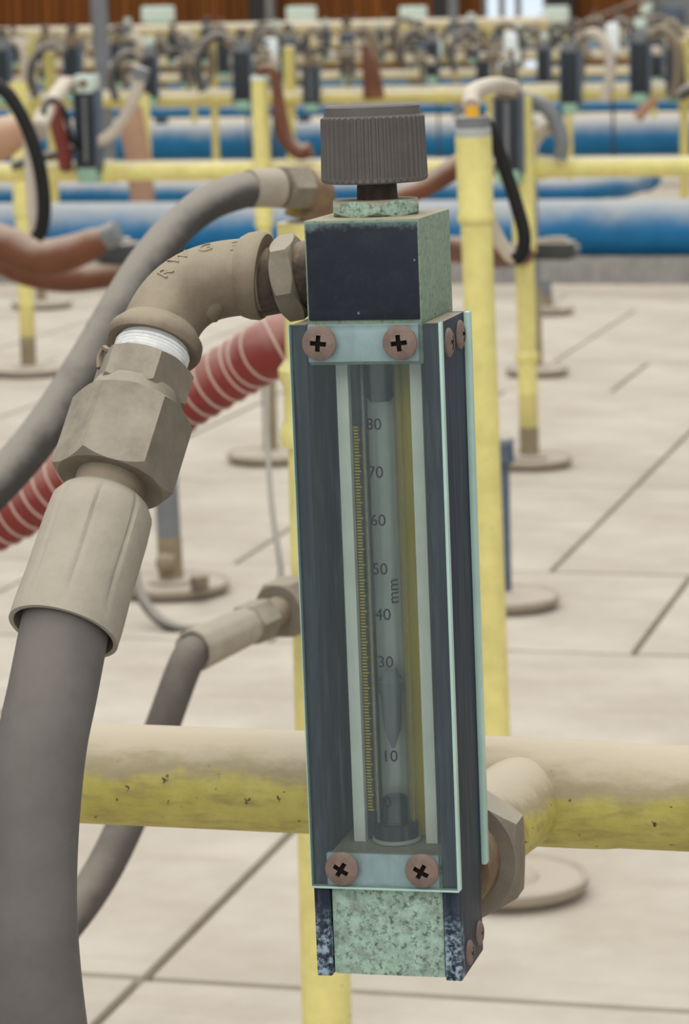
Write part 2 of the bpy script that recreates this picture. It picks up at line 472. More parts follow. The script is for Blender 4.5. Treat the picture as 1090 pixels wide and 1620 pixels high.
# bright opening in the wall
win = struct(MB().box((wx0, WALL_Y + .09, -.1), (wx1, WALL_Y + .10, 1.6)).obj('window_1', M['window']))
fr = MB()
for px in (764, 792, 818, 862):
    x = P(px, 15, WALL_Y).x; fr.box((x - .02, WALL_Y + .02, -.1), (x + .02, WALL_Y + .08, 1.6))
fr.box((wx0, WALL_Y + .02, 1.5), (wx1, WALL_Y + .08, 1.6))
fr.obj('window_frame', M['columnlight'], win)
for i, (pa, pb) in enumerate(((396, 424), (686, 712), (868, 908))):
    x0, x1 = P(pa, 15, WALL_Y - .3).x, P(pb, 15, WALL_Y - .3).x
    c = struct(MB().box((x0, WALL_Y - .35, -.1), (x1, WALL_Y - .20, 2.6), .01).obj('trim_%d' % (3 + i), M['column']))
    if i < 2: MB().box((x1 - .004, WALL_Y - .36, -.1), (x1 + .05, WALL_Y - .22, 2.6), .006).obj('edge_strip', M['columnlight'], c)

# ================================================================== PIPES ACROSS THE VIEW
def xpipe(name, label, cat, Y, z, r, mat, x0, x1, group=None, joints=(), n=32):
    t = thing(name, label, cat, (x0, Y, z), group)
    part(MB().lathe((x0, Y, z), (1, 0, 0), [(0, r), (x1 - x0, r)], n), 'pipe', mat, t)
    for x in joints:
        part(MB().lathe((x - r * .9, Y, z), (1, 0, 0), [(0, r * 1.02), (.0, r * 1.14), (r * .3, r * 1.22), (r * 1.5, r * 1.22), (r * 1.8, r * 1.14), (r * 1.8, r * 1.02)], n), 'coupling', mat, t)
    return t
YF = .64
zf = P(545, 1240, YF).z
tee_x = None
front = thing('gas_pipe', 'thick dusty yellow gas pipe running across the front behind the glass flow meter', 'pipe', (-.7, YF, zf))
PR_F = 81.5 * ZPX(545, 1240, YF)
part(MB().lathe((-.7, YF, zf), (1, 0, 0), [(i * .02, PR_F) for i in range(61)], 40), 'pipe', M['pipe_front'], front)

z2 = P(545, 268, 3.05).z
xpipe('gas_pipe', 'yellow gas pipe crossing the view at mid distance above the nearest blue pipe', 'pipe', 3.05, z2, 15.5 * ZPX(545, 268, 3.05), M['yellow'], -2.6, .8,
      joints=(P(168, 270, 3.05).x, P(850, 266, 3.05).x))
z3 = P(545, 154, 5.6).z
xpipe('gas_pipe', 'second yellow gas pipe back, just above knob height between two blue pipes', 'pipe', 5.6, z3, 10.5 * ZPX(545, 154, 5.6), M['yellow_far'], -4.2, 1.2,
      joints=(P(340, 156, 5.6).x, P(700, 154, 5.6).x))
z4 = P(545, 121, 7.3).z
xpipe('gas_pipe', 'thin yellow gas pipe in the third row back, crossing behind the small standpipes', 'pipe', 7.3, z4, 6.5 * ZPX(545, 121, 7.3), M['beige_far'], -5.5, 1.6)
xpipe('gas_pipe', 'thin yellow gas pipe in the fourth row back, half lost among meters', 'pipe', 9.4, P(545, 96, 9.4).z, 5.5 * ZPX(545, 96, 9.4), M['beige_far'], -7, 2.2)
xpipe('gas_pipe', 'thin yellow gas pipe in the fifth row back under the pale beam', 'pipe', 13.8, P(545, 68, 13.8).z, 6 * ZPX(545, 68, 13.8), M['beige_far'], -10, 3)
xpipe('main_pipe', 'thick pale dusty pipe high at the back, seen against the brown wall', 'pipe', 12.4, P(545, 43, 12.4).z, 10.5 * ZPX(545, 43, 12.4), M['beige_far'], -9, P(868, 45, 12.4).x)

def bluepipe(label, Y, py, r_px, joints=(), x0=-6, x1=3):
    return xpipe('blue_pipe', label, 'pipe', Y, P(545, py, Y).z, r_px * ZPX(545, py, Y), M['blue'], x0, x1, joints=joints, n=40)
bluepipe('nearest large blue pipe with dusty top lying behind the tiled floor', 5.02, 364, 46)
bluepipe('large blue pipe with dusty top just above the mid-distance yellow pipe', 8.5, 222, 29, x0=-9)
bluepipe('blue pipe right under the second yellow gas pipe', 11.2, 172, 11, x0=-11)
bluepipe('dark blue pipe between the second and third yellow gas pipes', 14.8, 130, 9, x0=-13, x1=4)
bluepipe('palest and farthest blue pipe, up at the right behind the rows', 17.0, 80, 9, x0=P(760, 80, 17).x, x1=4)
# second blue pipe ends in an elbow at the right
b2 = thing('blue_pipe', 'slimmer blue pipe with a bent end behind the mid-distance yellow pipe', 'pipe', P(200, 304, 6.1))
r2 = 17 * ZPX(545, 304, 6.1)
z_b2 = P(545, 304, 6.1).z; xe = P(905, 300, 6.1).x
part(MB().tube([(-5.5, 6.1, z_b2), (-3, 6.1, z_b2), (xe - .15, 6.1, z_b2), (xe, 6.1, z_b2), (xe + .07, 6.13, z_b2 + .004), (xe + .09, 6.22, z_b2), (xe + .09, 6.5, z_b2)], r2, 24, 6), 'pipe', M['blue'], b2)
part(MB().lathe((xe + .09, 6.49, z_b2), (0, 1, 0), [(0, r2 * 1.02), (0, r2 * 1.25), (.05, r2 * 1.25), (.05, r2 * .9)], 24), 'pipe_flange', M['blue'], b2)

# ================================================================== THE FLOW METER (foreground)
pt, pb = P(575, 512.5, .557), P(609, 1406, .557)
zax = (pt - pb).normalized()
xr = P(695, 510, .557) - P(455, 515, .557)
xax = (xr - zax * xr.dot(zax)).normalized(); yax = zax.cross(xax)
MM = Matrix.Identity(4)
for i in range(3):
    MM[i][0], MM[i][1], MM[i][2], MM[i][3] = xax[i], yax[i], zax[i], pb[i]
def LM(x, y, z): return MM @ Vector((x, y, z))           # meter coordinates in metres -> world
meter = thing('flow_meter', 'large glass-fronted flow meter with grey ribbed knob and millimetre scale in the foreground', 'flow meter')
meter.matrix_world = MM
k = .001
def mm(*a): return tuple(c * k for c in a)
def mpart(mb, name, mat, parent=None, **kw): return mb.obj(name, mat, parent or meter, **kw)

# end blocks
ub = mpart(MB().box(mm(-11.6, 2.2, 102.8), mm(11.0, 29.5, 130.5), .0005), 'upper_block', M['patina2'])
mpart(MB().box(mm(-11.15, 1.8, 111.4), mm(10.6, 2.3, 129.9), .0002), 'label_plate', M['label'], ub, label='dark navy plate with worn pale top edge')
mpart(MB().box(mm(-11.6, 1.7, 103.4), mm(10.2, 2.3, 110.6), .0003), 'pale_face', M['palecap'], ub)
lb = mpart(MB().box(mm(-11.6, 2.6, -18.6), mm(11.0, 22.6, 6.3), .0006), 'lower_block', M['patina'], label='end block covered in pale green verdigris')
mpart(MB().box(mm(-12.2, 1.6, -0.9), mm(10.6, 2.7, 6.5), .0003), 'pale_face', M['palecap'], lb)
# side plates
for sx in (-1, 1):
    x0, x1 = (-14.9, -11.8) if sx < 0 else (11.2, 14.5)
    sp = mpart(MB().box(mm(x0, 1.55, -18.8), mm(x1, 22.2, 110.7), .0004), 'side_plate', M['navy'])
# back plate with pale edge
bp = mpart(MB().box(mm(-15.0, 22.3, -1.0), mm(15.0, 25.0, 110.6), .0003), 'back_plate', M['interior'])
mpart(MB().box(mm(14.6, 22.2, -1.0), mm(15.7, 25.1, 110.7), .0003), 'polished_edge', M['edge'], bp)
mpart(MB().box(mm(-15.7, 22.2, -1.0), mm(-14.6, 25.1, 110.7), .0003), 'polished_edge', M['edge'], bp)
# acrylic front cover
cover = mpart(MB().box(mm(-14.75, -.0, 0.0), mm(14.55, 1.5, 110.8)), 'glass_cover', M['acrylic'], label='clear greenish front cover with fine scratches')
for x, wd in ((-14.9, .2), (14.5, .6)):
    mpart(MB().box(mm(x, -.05, 0.0), mm(x + wd, 1.6, 110.9), .0001), 'polished_edge', M['edge'], cover)
mpart(MB().box(mm(-14.9, -.05, -.35), mm(14.8, 1.5, .1), .0001), 'polished_edge', M['edge'], cover)
# scale
sc_ = mpart(MB().box(mm(-8.7, 16.0, 6.4), mm(8.7, 17.4, 102.9), .0002), 'scale_plate', M['white'])
mpart(MB().box(mm(2.0, 15.8, 6.6), mm(6.6, 16.02, 102.9)), 'yellow_stripe', M['mustard'], sc_, label='mustard yellow stripe')
mpart(MB().box(mm(-6.1, 12.5, 6.6), mm(-4.6, 16.02, 102.9)), 'tick_strip', M['bush'], sc_)
for x0, x1 in ((-8.6, -6.2), (6.1, 8.5)):
    mpart(MB().box(mm(x0, 10.5, 6.4), mm(x1, 16.1, 102.9), .0002), 'white_rail', M['white'], sc_)
tk = MB()
zz = 12.5
i = 0
while zz < 90:
    L_ = 1.25 if i % 5 == 0 else .95
    tk.box(mm(-5.95, 12.3, zz - .15), mm(-5.95 + L_, 12.52, zz + .15)); zz += .62; i += 1
t_ = mpart(tk, 'scale_tick', M['mustard'], sc_); t_['kind'] = 'stuff'
# glass tube, bushings, float
TX, TY, TR = -.2, 12.0, 4.0
tube = MB()
def ring_(r, z, n=40): return [Vector(mm(TX + r * math.cos(2 * PI * a / n), TY + r * math.sin(2 * PI * a / n), z)) for a in range(n)]
tube.rings([ring_(TR, 8), ring_(TR, 103), ring_(TR - .6, 103), ring_(TR - .6, 8)], closed=True)
tb = mpart(tube, 'glass_tube', M['glass'])
mpart(MB().lathe(mm(TX, TY, 94.6), (0, 0, 1), [(0, .0020), (.001, .0027), (.0085, .0027)], 24), 'upper_bushing', M['bush'], tb)
mpart(MB().lathe(mm(TX, TY, 6.3), (0, 0, 1), [(0, .0044), (.004, .0044), (.0045, .0026), (.0090, .0026), (.0095, .0018)], 28), 'lower_bushing', M['bush'], tb)
mpart(MB().torus(mm(TX, TY, 6.9), (0, 0, 1), .0044, .0005), 'steel_ring', M['ring'], tb)
fl = mpart(MB().lathe(mm(TX, TY, 25.5), (0, 0, 1), [(0, .0004), (.004, .0017), (.0105, .0022), (.0115, .0027), (.0135, .0027), (.0145, .0019), (.016, .0012)], 28), 'float', M['steel'], tb)
def text_mesh(body, size, ext=.00004):
    cu = bpy.data.curves.new('txt', 'FONT'); cu.body = body; cu.size = size; cu.extrude = ext; cu.align_x = 'CENTER'; cu.align_y = 'CENTER'
    cu.resolution_u = 3
    o = bpy.data.objects.new('txt', cu); COL.objects.link(o)
    bpy.context.view_layer.update()
    me = bpy.data.meshes.new_from_object(o.evaluated_get(bpy.context.evaluated_depsgraph_get()))
    bpy.data.objects.remove(o); bpy.data.curves.remove(cu); return me
def numeral(txt, x, z, size, rot=0.0, name='numeral'):
    me = text_mesh(txt, size)
    ca, sa = math.cos(rot), math.sin(rot)
    r = (TR + .06) * k
    for v in me.vertices:
        a, b = v.co.x * ca - v.co.y * sa, v.co.x * sa + v.co.y * ca
        ang = (x * k - TX * k + a) / r; rr = r - v.co.z
        v.co = Vector((TX * k + rr * math.sin(ang), TY * k - rr * math.cos(ang), z * k + b))
    me.materials.append(M['ink'])
    o = bpy.data.objects.new(name, me); COL.objects.link(o); o.parent = tb; return o
for v, px, py in ((80, 591, 672), (70, 594, 748), (60, 598, 824), (50, 601, 901), (40, 606, 973), (30, 610, 1048), (10, 617, 1197), (0, 613, 1270)):
    d = MM.to_3x3().transposed() @ ray(px, py); c0 = MM.inverted() @ CAM_LOC
    q = c0 + d * ((.0081 - c0.y) / d.y)
    numeral(str(v), q.x / k, q.z / k, .0033)
numeral('mm', 2.0, 57.6, .0033, PI / 2)
# screws with real cross recesses
def screw_mesh():
    h = MB().lathe((0, 0, 0), (0, -1, 0), [(-.0006, .0030), (0, .0034), (.0005, .0033), (.0010, .0024), (.00125, .0010)], 28).obj('tmp', M['screw'])
    c = MB().box((-.0016, -.0016, -.00045), (.0016, -.0004, .00045)).obj('tmp2', M['darkslot'])
    c2 = MB().box((-.00045, -.0016, -.0016), (.00045, -.00042, .0016)).obj('tmp3', M['darkslot'])
    for cc in (c, c2):
        b = h.modifiers.new('b', 'BOOLEAN'); b.operation = 'DIFFERENCE'; b.object = cc; b.solver = 'EXACT'
    bpy.context.view_layer.update()
    me = bpy.data.meshes.new_from_object(h.evaluated_get(bpy.context.evaluated_depsgraph_get()))
    for o in (h, c, c2): bpy.data.objects.remove(o)
    me.materials.clear(); me.materials.append(M['screw']); me.materials.append(M['darkslot'])
    for p in me.polygons:
        p.use_smooth = True
        cx = p.center
        # recess walls and floor get the near-black material
        p.material_index = 1 if (abs(cx.x) < .00165 and abs(cx.z) < .00165 and (min(abs(cx.x), abs(cx.z)) < .0005) and cx.y > -.00098) and abs(cx.y) < .0011 and cx.length < .0018 and p.normal.length > 0 and (abs(p.normal.y) < .3 or abs(cx.y + .0004) < .00006) else 0
    me.set_sharp_from_angle(angle=math.radians(35)); return me
SCREW = screw_mesh()
def screw(x, y, z, rz=0.0, spin=0.0, parent=None, s=1.0):
    o = bpy.data.objects.new('screw', SCREW); COL.objects.link(o); o.parent = parent or meter
    o.matrix_local = Matrix.Translation(mm(x, y, z)) @ Matrix.Rotation(rz, 4, 'Z') @ Matrix.Rotation(spin, 4, 'Y') @ Matrix.Scale(s, 4); return o
screw(-8.8, -.05, 107.3, 0, .1); screw(7.0, -.05, 107.2, 0, -.1); screw(-8.5, -.05, 3.8, 0, .55); screw(7.6, -.05, 3.9, 0, .5)
screw(14.5, 8.0, 106.2, PI / 2, .2, s=.85); screw(14.5, 18.6, 106.6, PI / 2, .3, s=.85)
screw(14.5, 8.4, -15.0, PI / 2, .2, s=.75); screw(14.5, 18.2, -14.0, PI / 2, .3, s=.75)
# top nut, spindle, knob
KX, KY = -.7, 16.0
mpart(MB().hexnut(mm(KX, KY, 130.5), (0, 0, 1), .0030, .0164, up=(.26, 1, 0)), 'gland_nut', M['patina'])
mpart(MB().lathe(mm(KX + .4, KY, 132.8), (0, 0, 1), [(0, .0046), (.0006, .0040), (.0046, .0038)], 24), 'spindle', M['spindle'])
NR = 44
def ribs(a, t):
    return 1.0 if t < .0009 or t > .0125 else (1 + .022 * (1 if math.sin(a * NR) > 0.1 else -1))
knob = mpart(MB().lathe(mm(KX, KY, 136.8), (0, 0, 1), [(0, .0096), (.0003, .01015), (.0009, .01022), (.0010, .01012), (.0124, .00985), (.0126, .00965), (.0129, .0094)], NR * 6, rfun=ribs), 'knob', M['knob'], angle=25, label='grey ribbed plastic knob')
mpart(MB().lathe(mm(KX, KY, 149.6), (0, 0, 1), [(0, .0094), (.0017, .0092), (.0021, .0087), (.0021, .0082), (.0018, .0078)], 48), 'knob_cap', M['knob'], knob)

# ------------------------------------------------------------------ connector from meter back to the front pipe
cn = thing('pipe_connector', 'brown hex nut and stub joining the meter base to the front yellow pipe', 'fitting', LM(.0055, .026, -.0038))
ax = (LM(.0055, .046, -.0038) - LM(.0055, .026, -.0038)).normalized()
part(MB().lathe(LM(.0055, .0265, -.0038), ax, [(0, .0098), (.008, .0104), (.0092, .0104), (.0092, .0096), (.014, .0096)], 32), 'threaded_stub', M['brass'], cn)
part(MB().hexnut(LM(.0055, .0345, -.0038), ax, .0105, .0272, up=(1, 0, 0), hole=.0108), 'hex_nut', M['nut'], cn)
cpos = LM(.0055, .045, -.0038)
q = Vector((cpos.x + .008, YF, zf))
bd = (q - cpos)
part(MB().tube([cpos, cpos + bd * .35, cpos + bd * .7, q], [.0098, .0098, .0100, .0102], 28, 5), 'tee_branch', M['pipe_front'], front)
part(MB().lathe((q.x - .021, YF, zf), (1, 0, 0), [(0, PR_F), (.002, PR_F * 1.03), (.008, PR_F * 1.04), (.032, PR_F * 1.04), (.038, PR_F * 1.03), (.041, PR_F)], 36), 'tee_collar', M['pipe_front'], front)

# ------------------------------------------------------------------ elbow on the left of the meter
Ye = LM(-.0116, .016, .120).y
el = thing('pipe_elbow', 'dusty cast pipe elbow with beaded rims, screwed into the left of the meter head', 'elbow', P(340, 440, Ye))
ex = (P(455, 441, Ye) - P(412, 438, Ye)).normalized()
s8 = ZPX(412, 438, Ye)
A0 = P(246, 540, Ye - .012)                       # centre of the lower rim
B0 = P(100, 1000, Ye - .052)                      # mouth of the big ferrule
dn_ax = (B0 - A0).normalized()
e0 = P(420, 437, Ye)
def bez(p0, p1, p2, p3, n):
    return [p0 * (1 - t) ** 3 + p1 * 3 * t * (1 - t) ** 2 + p2 * 3 * t * t * (1 - t) + p3 * t ** 3 for t in [i / n for i in range(n + 1)]]
cl = bez(e0, P(335, 438, Ye), A0 - dn_ax * .0135, A0, 12)
part(MB().tube(cl, 61 * s8, 32, 2), 'elbow_body', M['taupe'], el)
part(MB().lathe(e0 - ex * .0010, ex, [(-.0040, 61 * s8), (-.0028, 67 * s8), (-.0012, 70 * s8), (.0004, 70 * s8), (.0010, 67 * s8), (.0010, 54 * s8)], 40), 'rim_bead', M['taupe'], el)
part(MB().lathe(A0, dn_ax, [(-.0030, 62 * s8), (-.0016, 70 * s8), (-.0008, 75 * s8), (.0010, 76 * s8), (.0018, 73 * s8), (.0010, 54 * s8)], 40), 'rim_bead', M['taupe'], el)
# web lump on the inside of the bend
part(MB().tube([P(300, 500, Ye - .004), P(330, 480, Ye - .005), P(352, 474, Ye - .005)], [.0028, .0040, .0024], 12, 4), 'casting_lump', M['taupe'], el)
# embossed letters along the back of the bend (worn casting marks)
for ch, px, py, rot in (('R', 262, 432, .75), ('W', 285, 408, .55), ('G', 325, 393, .25), ('F', 370, 390, .05)):
    me = text_mesh(ch, .0042, .0003)
    c_ = min(cl, key=lambda p: (p - P(px, py, Ye - .005)).length)
    dr = ray(px, py); 
    # nearest hit on the bend's skin: step along the ray until the distance to the centre line equals the radius
    t_hit = None; t = .40
    while t < .75:
        p_ = CAM_LOC + dr * t
        if min((p_ - c).length for c in bez(e0, P(335, 438, Ye), A0 - dn_ax * .0135, A0, 48)) <= 61 * s8: t_hit = t; break
        t += .0003
    if t_hit is None: continue
    hit = CAM_LOC + dr * t_hit
    cc = min(bez(e0, P(335, 438, Ye), A0 - dn_ax * .0135, A0, 48), key=lambda p: (p - hit).length)
    nrm = (hit - cc).normalized()
    tx = (right - nrm * right.dot(nrm)).normalized(); ty = nrm.cross(tx)
    R_ = Matrix.Identity(4)
    for i in range(3): R_[i][0], R_[i][1], R_[i][2], R_[i][3] = tx[i], ty[i], nrm[i], hit[i] - el.location[i] - nrm[i] * .0001
    me.transform(R_ @ Matrix.Rotation(rot, 4, 'Z')); me.materials.append(M['taupe'])
    o = bpy.data.objects.new('casting_letter', me); COL.objects.link(o); o.parent = el
# hex nipple between elbow and meter
n0 = P(427, 445, Ye); n1 = LM(-.0118, .016, .1196)
nax = (n1 - n0).normalized()
hn = part(MB().hexnut(n0 + nax * .0022, nax, .0046, .0150, up=(0, -1, .22), per=8), 'hex_nipple', M['nut'], el)
part(MB().lathe(n0 - nax * .003, nax, [(0, .0066), (.0135, .0066)], 24), 'nipple_thread', M['spindle'], el)

# ------------------------------------------------------------------ big hose hanging from the elbow
bh = thing('gas_hose', 'thick grey rubber hose with faceted ferrule and union nut hanging at lower left', 'hose', A0)
Ltot = (B0 - A0).length
def on(t): return A0 + dn_ax * (Ltot * t)
side = dn_ax.cross(fwd).normalized()
part(MB().lathe(on(-.02), dn_ax, [(0, .0070), (Ltot * .14, .0070)], 28), 'silver_thread', M['tape'], bh, label='bright silver thread with loose tape')
for j in range(5):
    part(MB().torus(on(.035 + j * .012), dn_ax, .0071, .0004, 28, 6), 'thread_ridge', M['tape'], bh)
part(MB().tube([on(.06) + side * -.0072, on(.075) + side * -.0078 - fwd * .003, on(.07) + side * -.009 - fwd * .001, on(.10) + side * -.0095, on(.14) + side * -.0088], .0006, 6, 4), 'loose_tape', M['taupe'], bh)
part(MB().hexnut(on(.09), dn_ax, Ltot * .125, .0168, up=side * .9 - fwd * 1.0, hole=.008), 'hex_adapter', M['nut'], bh)
part(MB().lathe(on(.19), dn_ax, [(0, .0088), (Ltot * .05, .0098)], 30), 'adapter_neck', M['nut'], bh)
part(MB().hexnut(on(.238), dn_ax, Ltot * .262, .0207, up=-fwd - side * .02, hole=.0084, per=10), 'union_nut', M['nut'], bh)
part(MB().lathe(on(.42), dn_ax, [(0, .0068), (Ltot * .11, .0068), (Ltot * .17, .0076)], 30), 'nut_neck', M['taupe'], bh)
def facet(a, t):
    q = (a + PI / 8) % (PI / 4) - PI / 8
    return 1 - .035 * (1 - abs(math.cos(4 * a)) ** .6) if t < Ltot * .40 else 1.0
part(MB().lathe(on(.56), dn_ax, [(-.0010, .0074), (0, .0086), (.0020, .0098), (Ltot * .10, .0101), (Ltot * .28, .0102), (Ltot * .385, .0105), (Ltot * .44, .0105), (Ltot * .44, .0096), (Ltot * .385, .0094)], 96, rfun=lambda a, t: (1 - .05 * (1 if abs(math.sin(4 * a)) > .985 else 0)) if 0 < t < Ltot * .37 else 1, caps=(True, False)), 'ferrule', M['ferrule'], bh, angle=30)
hp = [on(.9), on(.97), on(1.06)]
Yb = B0.y
hs = [(84, 1090, -.006), (66, 1180, -.011), (54, 1300, -.015), (50, 1420, -.017), (55, 1520, -.018), (66, 1620, -.018), (80, 1720, -.018), (96, 1840, -.018)]
hp = [on(.9), on(.97)] + [P(a, b, Yb + c) for a, b, c in hs]
part(MB().tube(hp, .0083, 32, 8), 'rubber_hose', M['bighose'], bh)

# ------------------------------------------------------------------ front left standpipe (behind the front pipe) with brass elbow
def standpipe(name, label, base, top, r, sleeve=None, cap=None, plate=None, mat=None, group=None, collars=(), foot=None, plate_center=None, cat='standpipe'):
    """base, top: axis end points; sleeve=(t0, radius); cap material; plate radius"""
    base, top = Vector(base), Vector(top)
    t = thing(name, label, cat, (base.x, base.y, 0), group)
    ax = (top - base); L = ax.length; ax.normalize()
    mat = mat or M['yellow']
    z0 = 0
    if foot:
        part(MB().lathe(base, ax, [(0, r * 1.03), (L * foot * (.55 if mat is M['yellow'] else 1), r * 1.02)], 24), 'foot', M['rust'], t)
        if mat is M['yellow']: part(MB().lathe(base + ax * (L * foot * .54), ax, [(0, r * 1.012), (L * foot * .46, r * 1.005)], 24), 'worn_band', M['worn'], t)
        z0 = L * foot * .9
    part(MB().lathe(base + ax * z0, ax, [(0, r), (L - z0, r)], 28), 'pipe', mat, t)
    if sleeve:
        s0, rs = sleeve
        part(MB().lathe(base + ax * (L * s0), ax, [(0, r), (0, rs * 1.05), (.003, rs * 1.08), (.006, rs * 1.02), (L * (1 - s0), rs)], 28), 'sleeve', mat, t)
    for c0, rc, hh in collars:
        part(MB().lathe(base + ax * (L * c0), ax, [(-hh, r), (-hh * .7, rc * .96), (-hh * .2, rc), (hh * .2, rc), (hh * .7, rc * .96), (hh, r)], 28), 'collar_bead', mat, t)
    if cap:
        rs = (sleeve[1] if sleeve else r)
        part(MB().lathe(top - ax * .001, ax, [(0, rs * 1.02), (0, rs * 1.07), (.0035, rs * 1.07), (.0045, rs * 1.0), (.005, rs * .8)], 28), 'steel_cap', cap, t)
    if plate:
        pc = plate_center or Vector((base.x, base.y, 0))
        pr = plate; 
        part(MB().lathe((pc.x, pc.y, .0), (0, 0, 1), [(0, pr * .80), (.004, pr * .84), (.0042, pr * .97), (.0062, pr), (.0095, pr), (.0110, pr * .965), (.0085, pr * .90), (.0085, pr * .4), (.011, r * 1.9), (.013, r * 1.2)], 40), 'base_plate', M['plate'], t)
    return t
YL = 1.10
pr_l = 42.5 * ZPX(515, 1600, YL)
tpos = P(488, 352, YL); dirn = (P(488, 352, YL) - P(517, 1610, YL)).normalized()
bpos = tpos + dirn * (-(tpos.z) / dirn.z)
standpipe('standpipe', 'tall yellow standpipe close behind the left edge of the flow meter', bpos, tpos, pr_l * .93, sleeve=None, plate=.045,
          collars=())
post_l = bpy.data.objects['standpipe']
L_ = (tpos - bpos).length
def onp(py): # axis point at photo height py
    a, b = tpos, bpos; lo, hi = 0.0, 1.0
    for _ in range(40):
        mid = (lo + hi) / 2; p = a + (b - a) * mid; c = R3.transposed() @ (p - CAM_LOC)
        if 810 + F_PX * c.y / c.z < py: lo = mid
        else: hi = mid
    return a + (b - a) * lo
up = dirn
sl0, sl1 = onp(700), onp(575)
part(MB().lathe(sl0, up, [(-.0015, pr_l * .93), (-.001, pr_l * 1.16), (.002, pr_l * 1.22), (.006, pr_l * 1.18), (.009, pr_l * 1.04), ((sl1 - sl0).length - .009, pr_l * 1.04), ((sl1 - sl0).length - .006, pr_l * 1.18), ((sl1 - sl0).length - .002, pr_l * 1.22), ((sl1 - sl0).length + .002, pr_l * .93)], 32), 'coupling', M['yellow'], post_l)
s4 = ZPX(490, 300, YL)
part(MB().lathe(tpos - up * .010, up, [(0, pr_l * 1.12), (.010, pr_l * 1.12), (.011, pr_l * .8)], 28), 'top_socket', M['yellow'], post_l)

# second hose: brass elbow on the standpipe, hex nut, ferrule, hose sweeping down left
h2 = thing('gas_hose', 'grey rubber hose sweeping from upper centre down to the left edge, over the red duct', 'hose', P(380, 300, YL))
br = bez(tpos + up * .0, P(492, 318, YL), P(500, 296, YL - .002), P(462, 296, YL - .01), 8)
part(MB().tube([tpos + up * .0014, P(492, 325, YL), P(493, 304, YL - .003), P(478, 296, YL - .008)], [.0092, .0090, .0086, .0078], 20, 6), 'brass_elbow', M['brass'], h2)
nx = (P(432, 297, YL - .02) - P(478, 296, YL - .008)).normalized()
part(MB().hexnut(P(480, 296, YL - .008), nx, 46 * s4, 64 * s4, up=(0, 0, 1)), 'hex_nut', M['nut'], h2)
part(MB().lathe(P(440, 297, YL - .018), nx, [(0, 26 * s4), (4 * s4, 31 * s4), (44 * s4, 30 * s4), (60 * s4, 29 * s4), (60 * s4, 25 * s4)], 32), 'ferrule', M['ferrule'], h2)
pts = [(400, 300, -.028), (378, 303, -.032), (330, 321, -.04), (280, 360, -.05), (235, 415, -.06), (190, 485, -.07), (140, 570, -.08), (80, 665, -.09), (20, 740, -.10), (-60, 820, -.11), (-150, 890, -.12), (-320, 980, -.14), (-560, 1050, -.16)]
part(MB().tube([P(a, b, YL + c) for a, b, c in pts], [28 * s4] * 4 + [30.5 * s4] * 3 + [31.5 * s4] * 6, 28, 8), 'rubber_hose', M['hose'], h2)
for (a, b, c, a2, b2) in ((165, 527, -.075, 160, 534), (40, 716, -.097, 34, 722)):
    p1, p2 = P(a, b, YL + c), P(a2, b2, YL + c)
    part(MB().torus(p1, p1 - p2, 31.2 * s4, .00018, 32, 6), 'mould_line', M['hose'], h2)

# third hose: coupling low on the standpipe, hose passing behind the front pipe
h3 = thing('gas_hose', 'grey rubber hose from the low coupling on the standpipe, dropping behind the front pipe', 'hose', P(440, 960, YL))
a3 = onp(938); q3 = P(310, 1028, YL - .085)
d3 = (q3 - a3).normalized(); l3 = (q3 - a3).length
def o3(t): return a3 + d3 * (l3 * t)
part(MB().lathe(o3(.052), d3, [(0, 24 * s4), (l3 * .25, 24 * s4)], 24), 'branch_stub', M['nut'], h3)
part(MB().hexnut(o3(.16), d3, l3 * .18, 84 * s4, up=(0, 0.2, 1), hole=.007), 'coupling_nut', M['nut'], h3)
part(MB().lathe(o3(.30), d3, [(0, 24 * s4), (l3 * .22, 24 * s4)], 24), 'nut_neck', M['taupe'], h3)
part(MB().hexnut(o3(.45), d3, l3 * .15, 60 * s4, up=(0, 0.5, 1), hole=.005), 'hex_nut', M['nut'], h3)
part(MB().lathe(o3(.59), d3, [(0, 24 * s4), (.001, 30 * s4), (l3 * .40, 33 * s4), (l3 * .43, 33 * s4), (l3 * .43, 28 * s4), (l3 * .38, 26 * s4)], 40, caps=(True, False), rfun=lambda a, t: 1 - .03 * (1 if abs(math.sin(5 * a)) > .92 else 0)), 'ferrule', M['ferrule'], h3, angle=30)
pts = [o3(.70), o3(.88), o3(1.0)] + [P(a, b, YL - .05 + c) for a, b, c in ((293, 1052, -.042), (262, 1135, -.050), (232, 1220, -.055), (196, 1310, -.065), (155, 1390, -.08), (105, 1460, -.10), (40, 1530, -.12), (-60, 1600, -.14))]
part(MB().tube(pts, [26 * s4] * 5 + [28 * s4] * (len(pts) - 5), 26, 8), 'rubber_hose', M['hose_low'], h3)

# red ribbed duct
rd = thing('ribbed_duct', 'dusty red ribbed duct slanting behind the elbow from left edge to the meter', 'duct')
YR = 1.22
sr = ZPX(300, 620, YR)
rp = [P(a, b, YR + c) for a, b, c in ((620, 470, .10), (545, 496, .05), (450, 540, 0), (380, 580, 0), (300, 628, 0), (200, 695, 0), (100, 760, 0), (30, 806, 0), (-60, 850, 0), (-160, 890, 0), (-340, 940, 0), (-600, 980, 0))]
rd.location = rp[4]
core = MB().tube(rp, 46 * sr, 28, 10); part(core, 'duct_skin', M['red'], rd)
